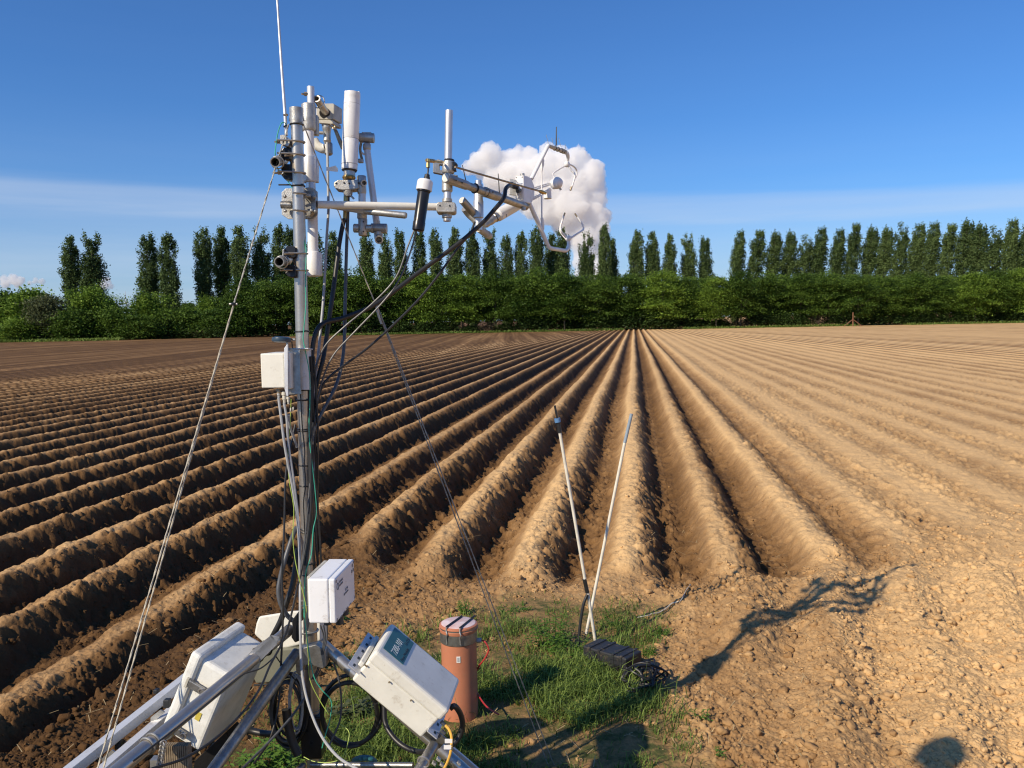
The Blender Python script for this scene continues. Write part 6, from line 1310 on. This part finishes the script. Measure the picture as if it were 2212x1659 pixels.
# single upper part to the shackle, doubled below
fk = W('D', 505, 657, 2.93)
MBt = rope('single upper length of the left guy rope, from the mast top to the small shackle', gl0, fk, 0.0028, M['wire'], to_ground=False)
rope('left strand of the doubled guy rope on the left', fk, W('D', 211, 1659, 2.60), 0.0028, M['rope'])
rope('right strand of the doubled guy rope on the left', fk, W('D', 223.5, 1659, 2.62), 0.0028, M['rope'])
gs = thing('rope_shackle', 'small dark shackle where the left guy rope divides, before the trees', 'shackle', fk)
MB().sphere(fk, 0.008, 10, (1.3, 1, .8)).build('body', M['blackm'], gs)
MB().cyl(fk-_R*0.015, fk+_R*0.012, 0.004, None, 8).build('pin', M['galv'], gs)
gr0 = W('1', 612, 655, 3.04); gk = W('D', 815, 667, 3.35)
rope('single upper length of the right guy rope, from the mast top down behind the boom', gr0, gk, 0.0024, M['rope'], to_ground=False)
rope('left strand of the doubled guy wire on the right', gk, W('D', 1186, 1659, 3.82), 0.0026, M['wire'])
rope('right strand of the doubled guy wire on the right', gk+_R*0.004, W('D', 1199, 1659, 3.84), 0.0026, M['wire'])
gs = thing('rope_shackle', 'small pale shackle on the right guy rope where it crosses the black cables', 'shackle', gk)
MB().cyl(gk+_U*0.012, gk-_U*0.014, 0.007, 0.005, 10).build('body', M['cast'], gs)
MB().torus(gk+_U*0.014, _F, 0.006, 0.002, seg=14, ts=6).build('ring', M['galv'], gs)
MB().curve([gk, gk-_U*0.03+_R*0.006, gk-_U*0.06+_R*0.017], 0.0042, 8).build('knot', M['rope'], gs)

# ================================================================ ground cover
def polar_pts(n, x0, x1, y0, y1, rg):
    # denser where nearer, so small things fill the foreground evenly
    y = y0*(y1/y0)**rg.uniform(0, 1, n); x = rg.uniform(x0, x1, n); return x, y
rg = np.random.default_rng(77)
N = 330000; x = rg.uniform(-2.3, 1.6, N); y = rg.uniform(2.2, 6.7, N)
g_ = in_grass(x, y); far_thin = np.interp(y, [0, 4.9, 5.5, 6.3], [1, 1, .35, .1])
clump = fbm(x*2.6, y*2.6, 111, 3); clump2 = fbm(x*9, y*9, 115, 2)
dens = np.clip(0.22+1.35*clump+0.7*clump2, 0.02, 1)*np.where(x < -1.0, 0.55, 1)
k_ = rg.random(N) < g_*dens*far_thin*0.7; x = x[k_]; y = y[k_]; clump = clump[k_]; clump2 = clump2[k_]; n = len(x)
z = ground(x, y)
Hh = rg.uniform(0.025, 0.07, n)*(1+0.9*np.clip(clump, -0.3, 1))*np.where(rg.random(n) < 0.06, 2.0, 1)*np.interp(y, [0, 4.9, 6], [1, 1, .7])
a = rg.uniform(0, 6.283, n)+0.5; ln = rg.uniform(0.3, 1.2, n)*Hh; w = rg.uniform(0.0014, 0.0032, n)
dx = np.cos(a); dy = np.sin(a)
base = np.stack([x, y, z-0.004], 1); side = np.stack([-dy, dx, 0*dx], 1)*w[:, None]
mid = base+np.stack([dx*ln*0.35, dy*ln*0.35, Hh*0.62], 1); tip = base+np.stack([dx*ln, dy*ln, Hh*rg.uniform(0.55, 1.0, n)], 1)
V = np.stack([base-side, base+side, mid+side*0.8, mid-side*0.8, tip+side*0.1, tip-side*0.1], 1).reshape(-1, 3)
i6 = np.arange(n)[:, None]*6; F = np.concatenate([i6+np.array([0, 1, 2, 3]), i6+np.array([3, 2, 4, 5])])
tone = np.repeat(np.where(rg.random(n) < 0.13+0.25*np.clip(-clump2, 0, 1), 0.1, np.clip(0.55+0.35*clump+rg.normal(size=n)*0.2, 0.2, 1)), 6)
o = addobj('grass', fastmesh('grass', V, F, L_grass, False, {'tone': tone})); tag(o, 'rough green grass patch around the pipe and the tripod', 'grass', kind='stuff')
# dead straw among the grass and clods
n = 1500; x, y = polar_pts(n, -2.5, 5.5, 2.6, 8.5, rg); z = ground(x, y)
a = rg.uniform(0, 3.14, n); L_ = rg.uniform(0.02, 0.09, n); dx = np.cos(a)*L_; dy = np.sin(a)*L_; w = 0.0016
p0 = np.stack([x, y, z+0.004], 1); p1 = np.stack([x+dx, y+dy, z+0.006+rg.uniform(0, .02, n)], 1); sd_ = np.stack([-np.sin(a), np.cos(a), 0*a], 1)*w
V = np.stack([p0-sd_, p0+sd_, p1+sd_, p1-sd_], 1).reshape(-1, 3); F = np.arange(4*n).reshape(n, 4)
o = addobj('straw', fastmesh('straw', V, F, mat('dry_straw', (0.50, 0.38, 0.20), 0.8, 0, 0.2, 30))); tag(o, 'bits of dry straw scattered over the bare soil', 'straw', kind='stuff')
# loose clods
bm = bmesh.new(); bmesh.ops.create_icosphere(bm, subdivisions=2, radius=1); ICO2 = np.array([v.co[:] for v in bm.verts]); ICF2 = np.array([[v.index for v in f.verts] for f in bm.faces]); bm.free()
def clod_field(n, seed):
    rg = np.random.default_rng(seed)
    y = 3.0*(11/3.0)**rg.uniform(0, 1, n); x = rg.uniform(-0.75, 0.72, n)*y
    s, t = st(x, y); te = np.interp(s, TE_S, TE_T); c = np.cos(2*math.pi*(s-S0)/ROW); rf = np.sin(2*math.pi*(s-S0)/ROW)
    head = (t < te+0.1); g = in_grass(x, y)
    p = np.where(head, 0.8*(0.35+0.65*smooth(-.3, .3, fbm(x*1.6, y*1.6, 133, 3))), np.clip(0.10-0.25*c+0.3*np.clip(rf, 0, 1), 0.02, 1)*np.interp(s, [1.5, 3], [1, .35]))*(1-0.92*g)
    k = rg.random(n) < p; x = x[k]; y = y[k]; head = head[k]
    s_ = 0.003+0.0065*rg.random(len(x))**2+0.020*rg.random(len(x))**11*np.where(head, 1.2, .6)
    z, dry, _g = ground(x, y, True); n = len(x)
    sc_ = np.stack([s_*rg.uniform(.7, 1.3, n), s_*rg.uniform(.7, 1.3, n), s_*rg.uniform(.5, 1.0, n)], 1)[:, None, :]
    ofs = rg.uniform(0, 50, (n, 1)); B = ICO2
    f = np.sin(B[:, 0][None]*3.1+ofs)*np.sin(B[:, 1][None]*2.7+ofs*1.7)+0.6*np.sin(B[:, 2][None]*5.3+ofs*2.3+B[:, 0][None]*4)
    Vv = B[None]*(1+0.26*f+0.13*rg.normal(size=(n, len(B))))[..., None]*sc_; a = rg.uniform(0, 6.28, n); ca, sa = np.cos(a)[:, None], np.sin(a)[:, None]
    X = Vv[..., 0]*ca-Vv[..., 1]*sa; Yy = Vv[..., 0]*sa+Vv[..., 1]*ca
    Vv = np.stack([X+x[:, None], Yy+y[:, None], Vv[..., 2]+(z+s_*0.1)[:, None]], -1)
    F = (ICF2[None]+np.arange(n)[:, None, None]*len(B)).reshape(-1, 3)
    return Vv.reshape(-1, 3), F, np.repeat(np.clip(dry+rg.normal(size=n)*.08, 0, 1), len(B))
V, F, tn = clod_field(60000, 3)
soil2 = bpy.data.materials.new('loose_soil'); soil2.use_nodes = True; t = soil2.node_tree; b = t.nodes['Principled BSDF']; b.inputs['Roughness'].default_value = 0.95; b.inputs['Specular IOR Level'].default_value = 0.1
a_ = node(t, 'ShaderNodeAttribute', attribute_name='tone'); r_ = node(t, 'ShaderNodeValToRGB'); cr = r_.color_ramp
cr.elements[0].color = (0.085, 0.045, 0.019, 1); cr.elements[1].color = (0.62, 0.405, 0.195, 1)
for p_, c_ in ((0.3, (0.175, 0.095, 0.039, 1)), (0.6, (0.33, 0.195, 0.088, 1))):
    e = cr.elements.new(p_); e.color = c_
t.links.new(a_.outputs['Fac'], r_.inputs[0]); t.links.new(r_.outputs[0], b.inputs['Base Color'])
bp = node(t, 'ShaderNodeBump'); bp.inputs['Strength'].default_value = 0.8; bp.inputs['Distance'].default_value = 0.006
nb = node(t, 'ShaderNodeTexNoise'); nb.inputs['Scale'].default_value = 90; nb.inputs['Detail'].default_value = 6
gg = node(t, 'ShaderNodeNewGeometry'); t.links.new(gg.outputs['Position'], nb.inputs['Vector']); t.links.new(nb.outputs['Fac'], bp.inputs['Height']); t.links.new(bp.outputs[0], b.inputs['Normal'])
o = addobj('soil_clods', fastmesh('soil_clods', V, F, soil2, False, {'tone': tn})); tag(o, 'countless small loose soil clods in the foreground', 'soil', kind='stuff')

# weeds
def weed(name, lab, u, v, h, R, n_st, nl, leaf, seed, broad_=0.35, m=L_weed):
    rg = np.random.default_rng(seed); g0 = G(u, v); g0[2] = gz(g0[0], g0[1]); t_ = thing(name, lab, 'plant', g0)
    C = []; Vs = []; Fs = []; n = 0; T = []; st_ = MB()
    for s_ in range(n_st):
        a = rg.uniform(0, 6.28); q = R*math.sqrt(rg.random()); b0 = g0+np.array([q*math.cos(a)*0.6, q*math.sin(a)*0.6, 0]); hh = h*rg.uniform(.55, 1)*(1-0.35*q/R); t1 = g0+np.array([q*math.cos(a), q*math.sin(a), hh])
        st_.prof([b0, (b0+t1)/2+rg.normal(size=3)*0.005, t1], [0.0022, 0.0018, 0.001], 5)
        for j in range(nl):
            f = 0.15+0.85*(j+rg.random())/nl; c = b0*(1-f)+t1*f; aa = j*2.4+rg.uniform(-.3, .3); d_ = np.array([math.cos(aa), math.sin(aa), 0.35-0.5*(1-f)]); d_ = nrm(d_)
            L = leaf*rg.uniform(.6, 1.15)*(1-.35*f); sd = nrm(np.cross(d_, [0, 0, 1]))*L*broad_*0.5; dn = np.array([0, 0, -L*0.18])
            Vs += [c, c+d_*L*.45+sd, c+d_*L+dn, c+d_*L*.45-sd, c+d_*L*.45+np.array([0, 0, -L*0.06])]; Fs += [(n, n+1, n+4), (n+1, n+2, n+4), (n+2, n+3, n+4), (n+3, n, n+4)]; n += 5
            T += [rg.uniform(.2, .9)]*5
    V = np.array(Vs)-g0; me = fastmesh('leaves', V, np.array(Fs), m, False, {'tone': np.array(T)})
    o = bpy.data.objects.new('foliage', me); COL.objects.link(o); o.parent = t_
    st_.sphere(g0, R*0.25, 8, (1, 1, 0.15)); st_.build('stem_tuft', m, t_)
    return t_
weed('leafy_weed', 'tall leafy green weed clump left of the crossed poles', 1195, 1402, 0.27, 0.17, 26, 16, 0.055, 1)
weed('leafy_weed', 'low spreading part of the weeds left of the black hose', 1235, 1415, 0.13, 0.16, 16, 12, 0.045, 2)
weed('leafy_weed', 'small upright green weed behind the orange-brown pipe', 1000, 1330, 0.13, 0.07, 9, 14, 0.04, 3)
weed('leafy_weed', 'small green weed tuft on bare soil at the right edge of the grass', 1418, 1372, 0.065, 0.10, 16, 9, 0.035, 4)
weed('leafy_weed', 'small weed in the soil between pipe and poles at the field edge', 1095, 1322, 0.06, 0.10, 10, 8, 0.035, 5)
weed('leafy_weed', 'sparse weed patch right of the crossed poles', 1325, 1350, 0.05, 0.16, 16, 8, 0.03, 6)
weed('leafy_weed', 'bright leafy weed growing between the tripod legs at the bottom', 600, 1655, 0.15, 0.16, 16, 12, 0.07, 7)
weed('leafy_weed', 'weed at the bottom left of the mast foot beside the wooden board', 530, 1690, 0.12, 0.12, 10, 10, 0.06, 8)
weed('broad_leaf_weed', 'grey-green jagged weed seen through the big hose coil', 757, 1545, 0.12, 0.14, 12, 9, 0.075, 9, 0.5, L_olive)
weed('broad_leaf_weed', 'broad pale leaves growing on the soil right of the tripod head', 720, 1452, 0.10, 0.12, 8, 8, 0.08, 10, 0.6, L_olive)
weed('broad_leaf_weed', 'small weed cluster under the printed white box', 735, 1352, 0.07, 0.08, 8, 7, 0.05, 11, 0.5)
weed('leafy_weed', 'tiny weed at the bottom edge in the soil right of the grass', 1550, 1645, 0.05, 0.04, 4, 6, 0.03, 12)
weed('leafy_weed', 'thin dark weed in the clods right of the grass', 1510, 1560, 0.06, 0.06, 4, 5, 0.06, 13, 0.2)
weed('leafy_weed', 'small weed row at the field edge left of the tall weed clump', 1130, 1318, 0.045, 0.12, 10, 7, 0.03, 14)
weed('leafy_weed', 'weed tuft at the right end of the black case', 1395, 1412, 0.10, 0.07, 12, 10, 0.04, 15, 0.15)
# notable single stones and lumps on the trodden soil
def lump(u, v, r, lab, seed, m=soil2, tone=0.8):
    rg = np.random.default_rng(seed); g0 = G(u, v); g0[2] = gz(g0[0], g0[1])
    P = ICO*np.array([1.15, 0.9, 0.7])*r; f = n3(ICO*1.7+seed, seed)-.5; f2 = n3(ICO*4.2+seed, seed+2)-.5; P = P*(1+0.9*f+0.35*f2)[:, None]; P[:, 2] += r*0.25
    o = addobj('soil_lump', fastmesh('soil_lump', P, ICF, m, True, {'tone': np.full(len(P), tone)}), g0); tag(o, lab, 'soil lump', 'large lumps on the trodden soil'); return o
for i, (u, v, r, lab) in enumerate(((1606, 1338, .05, 'pale round lump in the mast shadow at the field edge'), (1930, 1430, .06, 'broad pale lump in the middle of the trodden soil on the right'), (1865, 1545, .045, 'pale flat lump low on the right trodden soil'),
        (1698, 1606, .04, 'rounded pale stone near the bottom right of the grass'), (1790, 1490, .035, 'lump left of the centre of the trodden soil'), (2010, 1515, .04, 'lump above the dark shadow at the lower right'),
        (2140, 1335, .035, 'small dark-sided lump near the right edge'), (1350, 1290, .03, 'crumbled lump at the end of the ridge right of the poles'), (1155, 1282, .035, 'broken lump at the ridge end left of the poles'),
        (800, 1268, .045, 'sharp clod right of the printed white box'), (855, 1290, .035, 'clod at the edge of the grass right of the printed white box'), (435, 1280, .05, 'rounded clod on the mound left of the mast'),
        (500, 1350, .05, 'pale clod just above the big enclosure'), (360, 1370, .04, 'pale clod beside the doubled guy rope'), (415, 1420, .035, 'clod next to the lid of the big enclosure'),
        (740, 1400, .05, 'clod behind the tripod head on the right'), (1968, 1282, .04, 'dark lump on the ridge end under the upper shadow'), (2060, 1150, .04, 'clod at the end of a right-hand ridge'))):
    lump(u, v, r*0.62, lab, i+3, soil2, 0.35 if u < 900 else 0.75)

# made-up dome on a pole, added unseen beside the viewpoint to cast a shadow
qx, qy, qz = -1.32, 0.74, 3.1
bp_ = thing('shadow_dome', 'made-up grey dome on a thin pole, added unseen to cast a shadow', 'sensor', (qx, qy, 0))
MB().lathe((qx, qy, qz-.06), (qx, qy, qz+.09), [(0, .08), (.1, .115), (.45, .115), (.8, .08), (1, .02)], 24).build('dome', M['beige2'], bp_)
MB().cyl((qx, qy, -.2), (qx, qy, qz-.05), 0.012, None, 12).build('pole', M['galv'], bp_)
